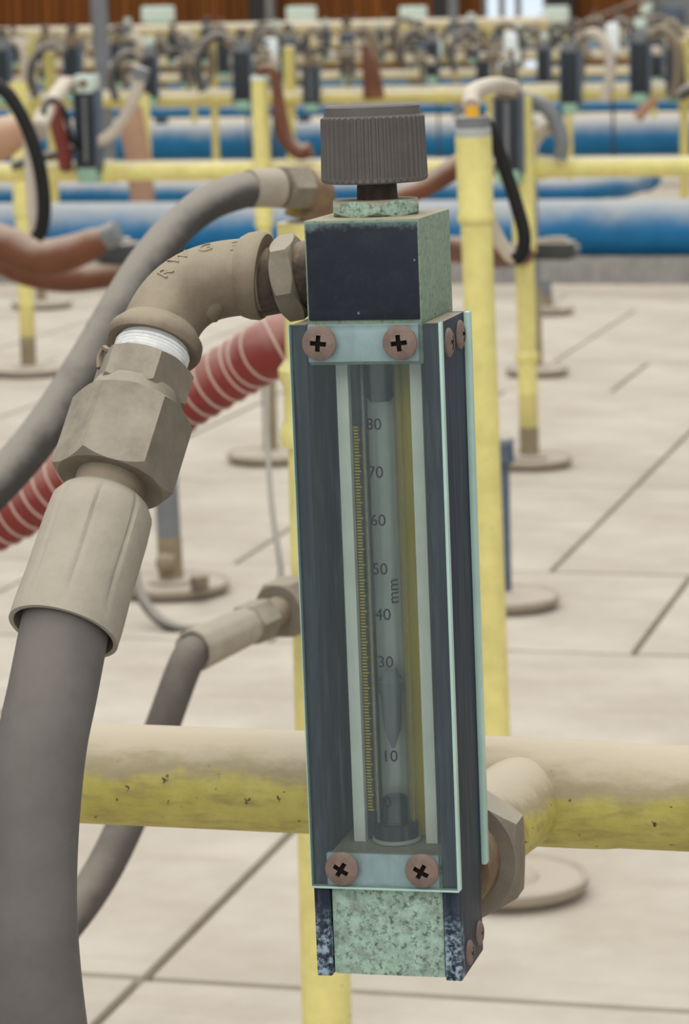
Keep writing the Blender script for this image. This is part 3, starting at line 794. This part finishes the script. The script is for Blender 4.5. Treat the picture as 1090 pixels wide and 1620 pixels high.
# wire ridges follow the centre line
def path_samples(pts, sub=40):
    out = []
    for i in range(len(pts) - 1):
        a = pts[i - 1] if i else pts[i] * 2 - pts[i + 1]; b, c = pts[i], pts[i + 1]; d = pts[i + 2] if i + 2 < len(pts) else c * 2 - b
        for q_ in range(sub):
            t = q_ / sub
            out.append(.5 * ((2 * b) + (c - a) * t + (2 * a - 5 * b + 4 * c - d) * t * t + (3 * b - a - 3 * c + d) * t ** 3))
    return out
smp = path_samples(rp); acc = 0; last = smp[0]; nxt = 0
for i in range(1, len(smp) - 1):
    acc += (smp[i] - smp[i - 1]).length
    if acc >= nxt:
        nxt += 25 * sr
        tg = (smp[i + 1] - smp[i - 1]).normalized(); tg = (tg + Vector((0, .25, 0))).normalized()
        part(MB().torus(smp[i], tg, 46.5 * sr, 2.3 * sr, 30, 6), 'wire_ridge', M['redline'], rd)
part(MB().lathe(rp[0], (rp[0] - rp[1]).normalized(), [(-.012, 48 * sr), (-.012, 51 * sr), (.004, 51 * sr), (.004, 30 * sr)], 28), 'duct_clamp', M['steel'], rd)

# right-hand tall standpipe
YP = 1.52
top_r = P(748, 200, YP); sb = ZPX(750, 300, YP)
base_r = FL(792, 1408)
tr_ = standpipe('standpipe', 'tall yellow standpipe with wide pale sleeve standing right of the flow meter', base_r, top_r, 25 * sb, sleeve=None, plate=.043, plate_center=FL(803, 1412))
axr = (top_r - base_r).normalized(); Lr = (top_r - base_r).length
def onr(py):
    lo, hi = 0.0, 1.0
    for _ in range(40):
        mid = (lo + hi) / 2; p = top_r + (base_r - top_r) * mid; c = R3.transposed() @ (p - CAM_LOC)
        if 810 + F_PX * c.y / c.z < py: lo = mid
        else: hi = mid
    return top_r + (base_r - top_r) * lo
sv0, sv1 = onr(352), onr(216)
lv = (sv1 - sv0).length
part(MB().lathe(sv0, axr, [(0, 25 * sb), (0, 28 * sb), (.0015, 30 * sb), (.004, 30 * sb), (.0055, 28 * sb), (lv, 29 * sb), (lv, 24 * sb)], 32), 'sleeve', M['yellow'], tr_)
part(MB().lathe(sv1, axr, [(0, 26 * sb), (0, 28.5 * sb), (.004, 28.5 * sb), (.0045, 27 * sb)], 32), 'silver_collar', M['ring'], tr_)
part(MB().lathe(onr(204), axr, [(0, 27 * sb), (.0062, 28 * sb), (.0062, 22 * sb)], 32), 'steel_cap', M['steel'], tr_)
tag_e = thing('pipe_nozzle', 'orange stem with dusty elbow sticking out of the right standpipe top', 'nozzle', onr(186))
part(MB().lathe(onr(192), axr, [(0, 12 * sb), (32 * sb, 10 * sb)], 20), 'orange_stem', painted('orange_yellow_paint', srgb(236, 178, 50), DUST, .5, 1.1, .5, .08, 60), tag_e)
part(MB().tube([P(745, 168, YP), P(746, 150, YP + .01), P(760, 140, YP + .03), P(785, 134, YP + .06), P(812, 138, YP + .09)], [14 * sb, 15 * sb, 14 * sb, 13 * sb, 12 * sb], 20, 6), 'dusty_elbow', M['dusthose'], tag_e)
# brown hose from the right standpipe to behind the knob
bhz = thing('rubber_hose', 'brown dusty hose running from behind the knob to the right standpipe', 'hose', P(690, 290, 1.60))
part(MB().tube([P(770, 236, 1.62), P(735, 255, 1.62), P(700, 278, 1.61), P(660, 302, 1.6), P(615, 318, 1.6), P(570, 330, 1.6), P(535, 350, 1.6), P(520, 400, 1.6)], [19 * sb] * 3 + [17 * sb] * 5, 22, 8), 'hose', M['brown'], bhz)
part(MB().torus(P(690, 284, 1.608), P(690, 284, 1.6) - P(660, 302, 1.6), 18.5 * sb, 2 * sb), 'hose_clamp', M['rust'], bhz)

# loops of black flat hose
def loop(label, pts, pts2, Y, r_px, r2_px):
    t = thing('cable_loop', label, 'hose', P(*pts[len(pts) // 2], Y)); s_ = ZPX(*pts[0], Y)
    part(MB().tube([P(a, b, Y) for a, b in pts], r_px * s_, 18, 8), 'black_run', M['black'], t)
    part(MB().tube([P(a, b, Y + .012) for a, b in pts2], [q * s_ for q in r2_px], 18, 8), 'dusty_lit_return', M['dusthose'], t)  # return is dusty; its lit side is also put into the pale colour
loop('black hose loop with dusty, lit return hanging at the right standpipe', [(756, 186), (778, 208), (797, 262), (816, 320), (829, 370), (826, 400), (815, 411)],
     [(815, 411), (806, 404), (793, 385), (782, 360), (774, 335), (768, 300)], 1.545, 11, [9, 11, 11, 9, 8, 7])
loop('black hose loop with dusty, lit return hanging at the upper left edge', [(-160, 110), (-60, 112), (0, 138), (28, 172), (50, 220), (64, 270), (70, 325), (66, 362), (58, 376)],
     [(58, 376), (56, 350), (55, 310), (50, 265), (45, 230), (40, 200)], 2.0, 11, [10, 12, 14, 12, 8, 5])

# ================================================================== MID-DISTANCE STANDPIPES ON THE TILES
def mid_post(label, base_px, top_px, w_px, sleeve_from=None, sleeve_px=None, foot=.3, plate_px=62, cap=None, beads=(), mat=None):
    b = FL(*base_px); t = P(top_px[0], top_px[1], b.y); s_ = ZPX(*base_px, b.y)
    return standpipe('standpipe', label, b, t, w_px / 2 * s_, sleeve=(sleeve_from, sleeve_px / 2 * s_) if sleeve_from else None, cap=cap, plate=plate_px * s_, foot=foot, mat=mat,
                     collars=[(c, w_px / 2 * s_ * 1.25, .006) for c in beads])
mid_post('yellow standpipe right of the tall one, rusty at its foot', (838, 738), (824, 150), 30, .58, 36, .20, 68, beads=(.3,))
mid_post('yellow standpipe near the left edge with a dark foot', (46, 593), (28, 130), 24, .55, 28, .24, 62)
mid_post('yellow standpipe with pale capped top left of the knob, brown lower down', (429, 730), (411, 126), 22, .62, 27, .40, 70, cap=M['whitebox'])
mid_post('grey steel post behind the right yellow standpipe foot', (850, 594), (838, 190), 18, None, None, .35, 50, mat=M['steel'])
mid_post('short grey post with flat cap on a round plate right of the meter', (800, 960), (795, 700), 20, .88, 34, None, 86, cap=M['steel'], mat=M['meterblue'])
mid_post('dark post with side knob on a round plate behind the big hose', (272, 938), (256, 640), 38, None, None, .3, 92, mat=M['steel'])
lastp = [o for o in bpy.data.objects if o.get('label', '').startswith('dark post with side knob')][0]
part(MB().lathe(P(268, 890, FL(272, 938).y - .012), (-1, -.3, 0), [(-.004, .006), (.004, .008), (.009, .007), (.011, .003)], 20), 'side_knob', M['rust'], lastp)
p_ = FL(316, 930, .012)
part(MB().hexnut((p_.x, p_.y, .010), (0, 0, 1), .012, .013), 'plate_bolt', M['rust'], lastp)
mid_post('dark thin post far back beside the left yellow standpipe', (66, 487), (58, 300), 16, None, None, .3, 48, mat=M['greyblk'])
mid_post('short pale post far back right of the standpipes', (868, 497), (862, 440), 18, None, None, .5, 40, mat=M['steel'])

# thin hoses near the floor
gh = thing('floor_hose', 'thin grey hose curving up from the round plate behind the big hose', 'hose', FL(300, 1000))
yg = FL(290, 1000).y
s_ = ZPX(290, 1000, yg)
part(MB().tube([P(206, 800, yg + .04), P(209, 880, yg + .03), P(218, 930, yg + .02), P(238, 966, yg + .01), P(268, 990, yg), P(310, 997, yg + .01), P(352, 985, yg + .06)], 9 * s_, 14, 8), 'hose', M['hose'], gh)
wr = thing('thin_hose', 'very thin hose hanging from the back down to the low coupling', 'hose', P(430, 800, 1.3))
s_ = ZPX(430, 800, 1.3)
part(MB().tube([P(424, 560, 1.6), P(422, 640, 1.55), P(424, 720, 1.5), P(430, 800, 1.4), P(440, 870, 1.3), P(444, 905, 1.2), P(436, 935, 1.12)], 5 * s_, 10, 8), 'hose', M['hose'], wr)

# ================================================================== MID-DISTANCE METERS
def small_meter(label, px, py_top, py_bot, Y, w_px, d=.022, group=None, top='whitebox', knob=True):
    b = P(px, py_bot, Y); tz = P(px, py_top, Y).z; s_ = ZPX(px, py_bot, Y); w = w_px * s_; h = tz - b.z
    t = thing('flow_meter', label, 'flow meter', b, group)
    hw = w / 2
    def mk(mb, n, m): return mb.obj(n, m, t)
    mk(MB().box((-hw * .8, 0, h * .13), (hw * .8, d * .9, h * .84), .0008), 'meter_body', M['meterdark'])
    for sx in (-1, 1):
        mk(MB().box((sx * hw * .92 - hw * .08, -.001, h * .10), (sx * hw * .92 + hw * .08, d, h * .86), .0006), 'side_plate', M['meterblue'])
    mk(MB().box((-hw * .14, -.0012, h * .2), (hw * .14, .0002, h * .8)), 'scale_strip', M['steel'])
    mk(MB().box((-hw * .82, -.0005, 0), (hw * .82, d, h * .14), .001), 'lower_block', M['patina_far'])
    tb_ = mk(MB().box((-hw * .8, -.0005, h * .83), (hw * .8, d, h * 1.0), .0015), 'upper_block', M[top])
    MB().lathe((0, -.0004, h * .92), (0, -1, 0), [(-.001, hw * .35), (.002, hw * .33)], 14).obj('front_screw', M['brass'], tb_)
    if knob:
        mk(MB().lathe((0, d * .5, h), (0, 0, 1), [(0, hw * .25), (h * .04, hw * .25), (h * .045, hw * .62), (h * .15, hw * .6), (h * .16, hw * .5)], 22), 'knob', M['knob'])
    return t
m_l = small_meter('dark flow meter with white head and green foot left of the grey slanted pole', 138, 118, 290, 3.022, 38, top='whitebox', knob=False)
m_r = small_meter('dark flow meter behind the black hose loop at the right standpipe', 803, 128, 292, 2.988, 44, top='taupe', knob=True)
small_meter('dark flow meter upper centre left of the knob, with green foot', 492, 92, 176, 5.574, 26, top='taupe')
small_meter('dark flow meter at far right below the white oval lamp', 1065, 62, 162, 5.574, 24, top='taupe', knob=False)

def hose_pts(name, label, pts, Y, r_px, mat, cat='hose', ends=None, dy=0.0, endmat=None):
    s_ = ZPX(*pts[0], Y); t = thing(name, label, cat, P(*pts[0], Y))
    n = len(pts)
    W = [P(a, b, Y + dy * i / (n - 1)) for i, (a, b) in enumerate(pts)]
    rr = [q * s_ for q in (r_px if isinstance(r_px, (list, tuple)) else [r_px] * n)]
    part(MB().tube(W, rr, 18, 7), 'hose', mat, t)
    for e in (ends or ()):
        i, j = (0, 1) if e == 0 else (n - 1, n - 2)
        ax = (W[i] - W[j]).normalized()
        part(MB().lathe(W[i] - ax * rr[i] * .8, ax, [(0, rr[i] * 1.02), (0, rr[i] * 1.25), (rr[i] * 1.6, rr[i] * 1.25), (rr[i] * 1.7, rr[i] * .8)], 18), 'hose_clamp', endmat or M['steel'], t)
    return t
hose_pts('rubber_hose', 'pale grey hose curving up behind the slanted pole, left', [(150, 226), (162, 221), (178, 210), (200, 182), (215, 148), (222, 116)], 3.03, [9, 9, 9, 9, 10, 11], M['dusthose'], ends=(1,))
hose_pts('rubber_hose', 'grey hose lying level left of the white-headed meter', [(134, 234), (118, 236), (95, 243), (60, 250), (20, 262)], 3.03, 8, M['hose'])
hose_pts('hose_fitting', 'beige hose fitting leaning against the left white-headed meter', [(60, 205), (68, 186), (78, 168), (92, 148), (104, 132), (122, 134)], 2.86, [12, 14, 12, 14, 11, 9], M['dusthose'], 'fitting', dy=.175, ends=(0,), endmat=M['ferrule'])
hose_pts('rubber_hose', 'short red hose behind the beige fitting at upper left', [(80, 168), (86, 182), (92, 205), (100, 235), (104, 262)], 2.92, 12, M['red'], dy=.12)
hose_pts('rubber_hose', 'thin black hose arching left of the white-headed meter', [(68, 180), (72, 164), (84, 158), (98, 170), (108, 196), (114, 222), (128, 234)], 2.88, 5, M['black'], dy=.15)
hose_pts('rubber_boot', 'fat dusty boot poking in at the upper left edge', [(-220, 226), (-40, 224), (0, 218), (22, 208), (36, 200)], 2.2, [34, 36, 34, 28, 20], M['terra'], 'boot')
hose_pts('rubber_boot', 'brown rubber boot with pale end at left, upper of two', [(-40, 372), (10, 388), (60, 408), (110, 400), (150, 384), (176, 372)], 2.45, [30, 31, 30, 28, 24, 15], M['brown'], 'boot', ends=(1,))
hose_pts('rubber_boot', 'brown rubber hose at left, lower of two, ending at dark block', [(-20, 400), (40, 428), (100, 440), (150, 438), (220, 428)], 2.55, [22, 24, 23, 21, 20], M['brown'], 'boot', dy=.07)
hose_pts('rubber_boot', 'brown hose level behind the right standpipe', [(690, 392), (730, 396), (780, 404), (828, 402)], 2.6, [20, 22, 22, 20], M['brown'], 'boot', dy=.42)
def valve(label, px0, px1, py0, py1, Y, depth=.04, lever=True):
    a, b = P(px0, py1, Y), P(px1, py0, Y)
    t = thing('gas_valve', label, 'valve', (a.x, Y, a.z)); w, h = b.x - a.x, b.z - a.z
    MB().box((0, 0, 0), (w, depth, h), .004).obj('valve_body', M['greyblk'], t)
    MB().lathe((w * .98, depth * .5, h * .55), (1, 0, 0), [(0, h * .3), (w * .12, h * .28)], 16).obj('outlet', M['steel'], t)
    if lever: MB().tube([(w * .1, depth * .5, h * 1.0), (w * .5, depth * .45, h * 1.16), (w * .85, depth * .4, h * 1.12)], [h * .1, h * .13, h * .16], 10, 5).obj('lever', M['dusthose'], t)
    return t
valve('dark green valve block between the brown boots at left', 150, 205, 386, 416, 2.6)
valve('dark valve block with pale lever in front of the blue pipe, right', 834, 904, 384, 412, 3.03)
hose_pts('terracotta_pipe', 'upright dusty terracotta pipe left of the upper blue pipe', [(232, 446), (226, 330), (222, 280), (213, 220), (206, 170)], 5.25, [19, 19, 20, 20, 18], M['terra'], 'pipe')
t = standpipe('standpipe', 'yellow standpipe leaning beside the terracotta pipe, upper left', P(237, 440, 5.3), P(226, 148, 5.3), 10 * ZPX(230, 200, 5.3), None, None, None)
hose_pts('rubber_hose', 'dark brown hose hanging beside the capped yellow standpipe', [(411, 122), (416, 110), (432, 112), (438, 140), (443, 180), (452, 218), (474, 240), (492, 236)], 3.03, [7, 7, 8, 9, 11, 13, 13, 12], M['brown'])
hose_pts('rubber_hose', 'grey hose arching down right of the right meter', [(818, 150), (838, 156), (862, 168), (880, 195), (889, 225), (886, 252)], 3.03, [10, 11, 12, 12, 12, 11], M['steel'])
hose_pts('rubber_hose', 'pinkish dusty hose loop right of the right meter', [(838, 268), (840, 232), (852, 210), (872, 200)], 3.05, [12, 13, 13, 11], M['dusthose'])
hose_pts('rubber_boot', 'dusty reddish boot standing on the second yellow pipe', [(592, 156), (588, 120), (584, 95), (578, 72)], 5.59, [17, 15, 12, 8], M['brown'], 'boot')
hose_pts('rubber_hose', 'short tan hose under the second yellow pipe, right', [(1008, 188), (1020, 172), (1036, 156)], 5.58, [8, 9, 9], M['terra'])
hose_pts('rubber_hose', 'dark grey hose end poking in at the right edge', [(1074, 152), (1090, 142), (1120, 136)], 2.6, [8, 11, 12], M['hose'])
hose_pts('rubber_hose', 'black hose beside the far right meter', [(1064, 64), (1072, 72), (1078, 100), (1080, 140)], 5.58, 5, M['black'])

# slanted poles
def pole(label, p0, p1, Y, w):
    a, b = P(*p0, Y), P(*p1, Y); d = (b - a).normalized(); a = a + d * (-a.z - .03) / d.z if d.z else a
    t = thing('steel_pole', label, 'pole', a); s_ = ZPX(*p1, Y); r = w / 2 * s_
    b2_ = b + d * 1.2
    part(MB().lathe(a, d, [(0, r), ((b2_ - a).length, r)], 20), 'pole', M['steel'], t)
    part(MB().lathe(a, d, [(0, r * 2.2), (.01, r * 2.2), (.012, r * 1.2), (.06, r * 1.2)], 20), 'foot_flange', M['steel'], t)
pole('thick grey pole leaning slightly, upper left, behind the nearest blue pipe', (174, 318), (156, 0), 6.6, 27)
pole('thin grey upright pole right of the knob, reaching out of frame', (724, 180), (717, 0), 10.2, 13)

# white boxes on posts along the far pipe, pale ovals
for i, (px, w) in enumerate(((250, 48), (477, 44), (654, 40), (880, 38))):
    Y = 12.9; c = P(px, 22, Y); s_ = ZPX(px, 22, Y)
    lab = ['white box on a grey post, leftmost along the far pipe', 'white box on a grey post above the level of the knob, second from left', 'white box on a grey post just right above the knob, third from left',
           'white box on a grey post right of the bright opening'][i]
    t = thing('junction_box', lab, 'box', (c.x, Y, -.03))
    part(MB().box((c.x - w / 2 * s_, Y - .04, c.z - 13 * s_), (c.x + w / 2 * s_, Y + .04, c.z + 12 * s_), .01), 'box_body', M['whitebox'], t)
    part(MB().box((c.x - w / 2 * s_ * .7, Y - .03, c.z - 22 * s_), (c.x + w / 2 * s_ * .7, Y + .03, c.z - 12.5 * s_), .005), 'box_neck', M['patina_far'], t)
    part(MB().lathe((c.x, Y, -.03), (0, 0, 1), [(0, .05), (.01, .05), (.012, .03), (c.z - 18 * s_, .03)], 14), 'post', M['greyblk'], t)
for i, (px, py, w, h, Y) in enumerate(((430, 78, 19, 36, 6.6), (969, 61, 22, 50, 6.6), (808, 66, 22, 26, 6.8), (816, 88, 14, 20, 6.9), (390, 80, 20, 18, 8.0), (692, 76, 18, 22, 8.0))):
    c = P(px, py, Y); s_ = ZPX(px, py, Y)
    lab = ['small white oval lens above the capped yellow standpipe', 'large white oval lens at upper right among the rows', 'upper round white lens left of the right-hand rows',
           'smaller white lens just below another round one', 'pale green round cap left of the white oval lens', 'pale green round cap right above the knob'][i]
    t = thing('lens_cap', lab, 'cap', (c.x, Y, c.z - h / 2 * s_))
    hh, ww = h * s_, w * s_ / 2
    part(MB().lathe((c.x, Y, c.z - hh / 2), (0, 0, 1), [(0, ww * .7), (hh * .08, ww * .95), (hh * .2, ww), (hh * .8, ww), (hh * .92, ww * .95), (hh, ww * .7)], 20), 'lens', M['whitebox'] if i > 3 else plain('white_lens', srgb(238, 246, 244), .3), t)
    part(MB().lathe((c.x, Y + .0, c.z - hh / 2), (0, 0, -1), [(0, ww * .5), (.04, ww * .4), (.05, .003), (c.z - hh / 2 + .03, .003)], 12), 'stem', M['greyblk'], t)

# ================================================================== ROWS OF BLURRED STATIONS BEHIND
def proto_station(kind):
    """meter on the pipe: body, sides, head, foot, knob"""
    t = thing('flow_meter', 'x', 'flow meter')
    hw, h, d = .015, .12, .022
    MB().box((-hw * .8, 0, .015), (hw * .8, d * .9, h * .84), .0008).obj('meter_body', M['meterdark'], t)
    for sx in (-1, 1): MB().box((sx * hw - .0015, -.001, .012), (sx * hw + .0015, d, h * .87), .0006).obj('side_plate', M['meterblue'], t)
    MB().box((-hw * .8, -.0005, 0), (hw * .8, d, .017), .001).obj('lower_block', M['patina_far'], t)
    MB().box((-hw * .8, -.0005, h * .83), (hw * .8, d, h), .001).obj('upper_block', M['steel' if kind else 'taupe'], t)
    MB().lathe((0, d * .5, h), (0, 0, 1), [(0, .004), (.005, .004), (.0055, .0105), (.02, .0100), (.0205, .008)], 18).obj('knob', M['whitebox' if kind == 2 else 'knob'], t)
    return t
def proto_hose(kind):
    t = thing('rubber_hose', 'x', 'hose')
    if kind == 0:
        MB().tube([(0, 0, .10), (-.03, 0, .115), (-.055, -.005, .10), (-.068, -.008, .065), (-.06, -.006, .02)], [.008, .008, .008, .008, .008], 12, 6).obj('hose', M['hose'], t)
    else:
        MB().tube([(0, 0, .10), (.03, 0, .11), (.052, -.005, .085), (.056, -.008, .045), (.046, -.006, .0)], [.008, .009, .009, .009, .009], 12, 6).obj('hose', M['dusthose'] if kind == 1 else M['taupe'], t)
    sgn = -1 if kind == 0 else 1
    MB().hexnut((sgn * .004, 0, .1025), (sgn, 0, .35), .016, .022).obj('hex_nut', M['nut'], t)
    return t
def proto_post():
    t = thing('standpipe', 'x', 'standpipe')
    MB().lathe((0, 0, -.305), (0, 0, 1), [(0, .0085), (.40, .0085)], 16).obj('pipe', M['yellow_far'], t)
    MB().lathe((0, 0, -.03), (0, 0, 1), [(0, .0085), (0, .0115), (.004, .0125), (.008, .0115), (.125, .0115), (.128, .007)], 16).obj('sleeve', M['yellow_far'], t)
    MB().lathe((0, 0, -.33), (0, 0, 1), [(0, .036), (.006, .040), (.010, .040), (.010, .01)], 20).obj('base_plate', M['plate'], t)
    return t
def proto_cluster(kind):
    """regulator: squat body with bonnet, side ports and a hand wheel"""
    t = thing('gas_regulator', 'x', 'regulator')
    bodym = M['greyblk'] if kind == 0 else M['nut']
    MB().lathe((0, 0, 0), (0, 0, 1), [(0, .012), (.004, .020), (.012, .022), (.014, .017), (.030, .012), (.034, .006)], 18).obj('regulator_body', bodym, t)
    MB().lathe((-.034, 0, .008), (1, 0, 0), [(0, .009), (.010, .009), (.010, .007), (.058, .007), (.058, .009), (.068, .009)], 14).obj('side_port', M['dusthose'] if kind else M['steel'], t)
    MB().lathe((0, 0, .034), (0, 0, 1), [(0, .004), (.008, .004), (.008, .013), (.014, .013), (.015, .010)], 14).obj('hand_wheel', M['meterblue'] if kind else M['nut'], t)
    MB().lathe((0, 0, -.05), (0, 0, 1), [(0, .006), (.052, .006)], 12).obj('lower_pipe', M['taupe'], t)
    return t
PC = [proto_cluster(0), proto_cluster(1)]; used_c = [False] * 2
PM = [proto_station(i) for i in range(3)]; PH = [proto_hose(i) for i in range(3)]; PP = proto_post()
ROWS = [(5.6, 'second', [-60, 120, 245, 395, 640, 905, 1010], z3), (7.3, 'third', [-10, 75, 185, 300, 360, 465, 555, 690, 770, 860, 1040], z4),
        (9.4, 'fourth', [20, 110, 210, 270, 330, 440, 520, 600, 660, 740, 820, 900, 1000, 1070], P(545, 96, 9.4).z),
        (13.8, 'fifth', [10, 60, 100, 150, 200, 240, 290, 340, 380, 450, 500, 560, 610, 670, 720, 780, 840, 900, 940, 1000, 1050], P(545, 68, 13.8).z)]
rng = random.Random(3)
fm = fh = 0
used_m = [False] * 3; used_h = [False] * 3; used_p = [False]
def place(protos, flags, i, loc, rz, label, group, sc=1.0):
    if not flags[i]:
        o = protos[i]; flags[i] = True
        o.location = loc; o.rotation_euler = (0, 0, rz); o['label'] = label; o['group'] = group; o.scale = (sc,) * 3
    else:
        o = dup(protos[i], loc, rz, label, group, sc)
ORD = ['first', 'second', 'third', 'fourth', 'fifth', 'sixth', 'seventh', 'eighth', 'ninth', 'tenth', 'eleventh', 'twelfth', 'thirteenth', 'fourteenth', 'fifteenth', 'sixteenth',
       'seventeenth', 'eighteenth', 'nineteenth', 'twentieth'] + ['twenty-' + q for q in ('first', 'second', 'third', 'fourth', 'fifth', 'sixth', 'seventh', 'eighth', 'ninth')] + ['thirtieth']
for (Y, nm, pxs, zr) in ROWS:
    nm_m = nm_h = nm_p = 0
    for j, px in enumerate(pxs):
        px = min(1080, max(8, px + rng.uniform(-8, 8))); x = P(px, 100, Y).x
        s = rng.uniform(.9, 1.15) * (.72 if Y > 13 else 1)
        big = {5.6: 0, 7.3: 1, 9.4: 2, 13.8: 3}[Y]
        if not (Y == 5.6 and abs(px - 640) < 30):
            place(PM, used_m, rng.choice([0, 0, 1, 2]), (x, Y - .024 * s, zr - .02 + rng.uniform(-.02, .02)), rng.uniform(-.2, .2),
                  'small dark blurred flow meter, %s from the left in the %s row of stations' % (ORD[nm_m], nm), 'meters of the %s row' % nm, s); nm_m += 1
            kd = rng.choice([0, 1, 2, 0])
            place(PH, used_h, kd, (x + (-.010 if kd == 0 else .010) * s, Y - .018, zr + rng.uniform(-.02, .0)), rng.uniform(-.3, .3),
                  'short blurred hose hanging from a meter, %s from the left in the %s row' % (ORD[nm_h], nm), 'hoses of the %s row' % nm, s); nm_h += 1
        if nm != 'fifth' and j % 3 == 0:
            dxp = {0: 66, 1: 36, 2: 26, 3: 16}[big]
            xp = P(min(1084, px + dxp), 100, Y).x
            place([PP], used_p, 0, (xp, Y + .016, zr), 0, 'thin yellow standpipe, %s from the left in the %s row of stations' % (ORD[nm_p], nm), 'standpipes of the %s row' % nm, 1.0); nm_p += 1
for (Y, zr, nm, n_, lab) in ((6.5, .295, 'first', 9, 'thin beige pipe carrying squat regulators just behind the second yellow pipe'), (8.3, .295, 'second', 14, 'thin beige pipe carrying squat regulators behind the third row of meters'),
                        (11.5, .30, 'third', 20, 'thin beige pipe carrying squat regulators behind the fourth row of meters'), (15.4, .34, 'fourth', 26, 'thin beige pipe carrying squat regulators behind the pale main pipe')):
    xpipe('gas_pipe', lab, 'pipe', Y, zr, .009, M['beige_far'], P(-40, 100, Y).x, P(1130, 100, Y).x, n=16)
    for j in range(n_):
        px = 4 + (j + rng.uniform(.35, .65)) * 1082 / n_
        x = P(px, 100, Y).x; s = rng.uniform(.9, 1.25) * (.8 if Y > 15 else 1)
        place(PC, used_c, rng.choice([0, 1]), (x, Y, zr + .057 * s), rng.uniform(-.5, .5), 'squat blurred grey regulator, %s from the left on the %s of four beige pipes' % (ORD[j], nm), 'regulators on the %s beige pipe' % nm, s)
# machine at upper right corner and the brown arm
mc = thing('grey_machine', 'pale grey blurred machine in the upper right corner before the wall', 'machine', P(1050, 60, 16))
def mcb(px0, px1, py0, py1, Y, d, name, mat, bev=.02):
    a, b = P(px0, py1, Y), P(px1, py0, Y)
    return part(MB().box((a.x, Y, a.z), (b.x, Y + d, b.z), bev), name, mat, mc)
mcb(1018, 1110, -40, 60, 16, .5, 'housing', M['steel'])
mcb(1048, 1080, 8, 32, 15.95, .06, 'dark_panel', M['meterblue'])
mcb(1012, 1030, -40, 24, 15.9, .08, 'white_panel', M['whitebox'])
mcb(1024, 1044, 24, 130, 15.9, .2, 'machine_leg', M['greyblk'])
mcb(1070, 1092, 58, 140, 15.9, .2, 'machine_leg', M['greyblk'])
ar = thing('crane_boom', 'dusty brown arm slanting down to the left from the grey machine', 'arm', P(960, 25, 15.5))
s_ = ZPX(960, 25, 15.5)
part(MB().tube([P(905, 46, 15.5), P(950, 28, 15.5), P(1000, 8, 15.5), P(1040, -10, 15.6)], 5.5 * s_, 12, 4), 'arm_bar', M['brownline'], ar)
part(MB().lathe(P(905, 46, 15.52), (0, -1, 0), [(-.05, .05), (.03, .05)], 16), 'arm_pivot', M['greyblk'], ar)
part(MB().lathe((P(905, 46, 15.5).x, 15.52, -.03), (0, 0, 1), [(0, .06), (.02, .06), (.025, .03), (P(905, 46, 15.5).z, .03)], 14), 'arm_post', M['greyblk'], ar)
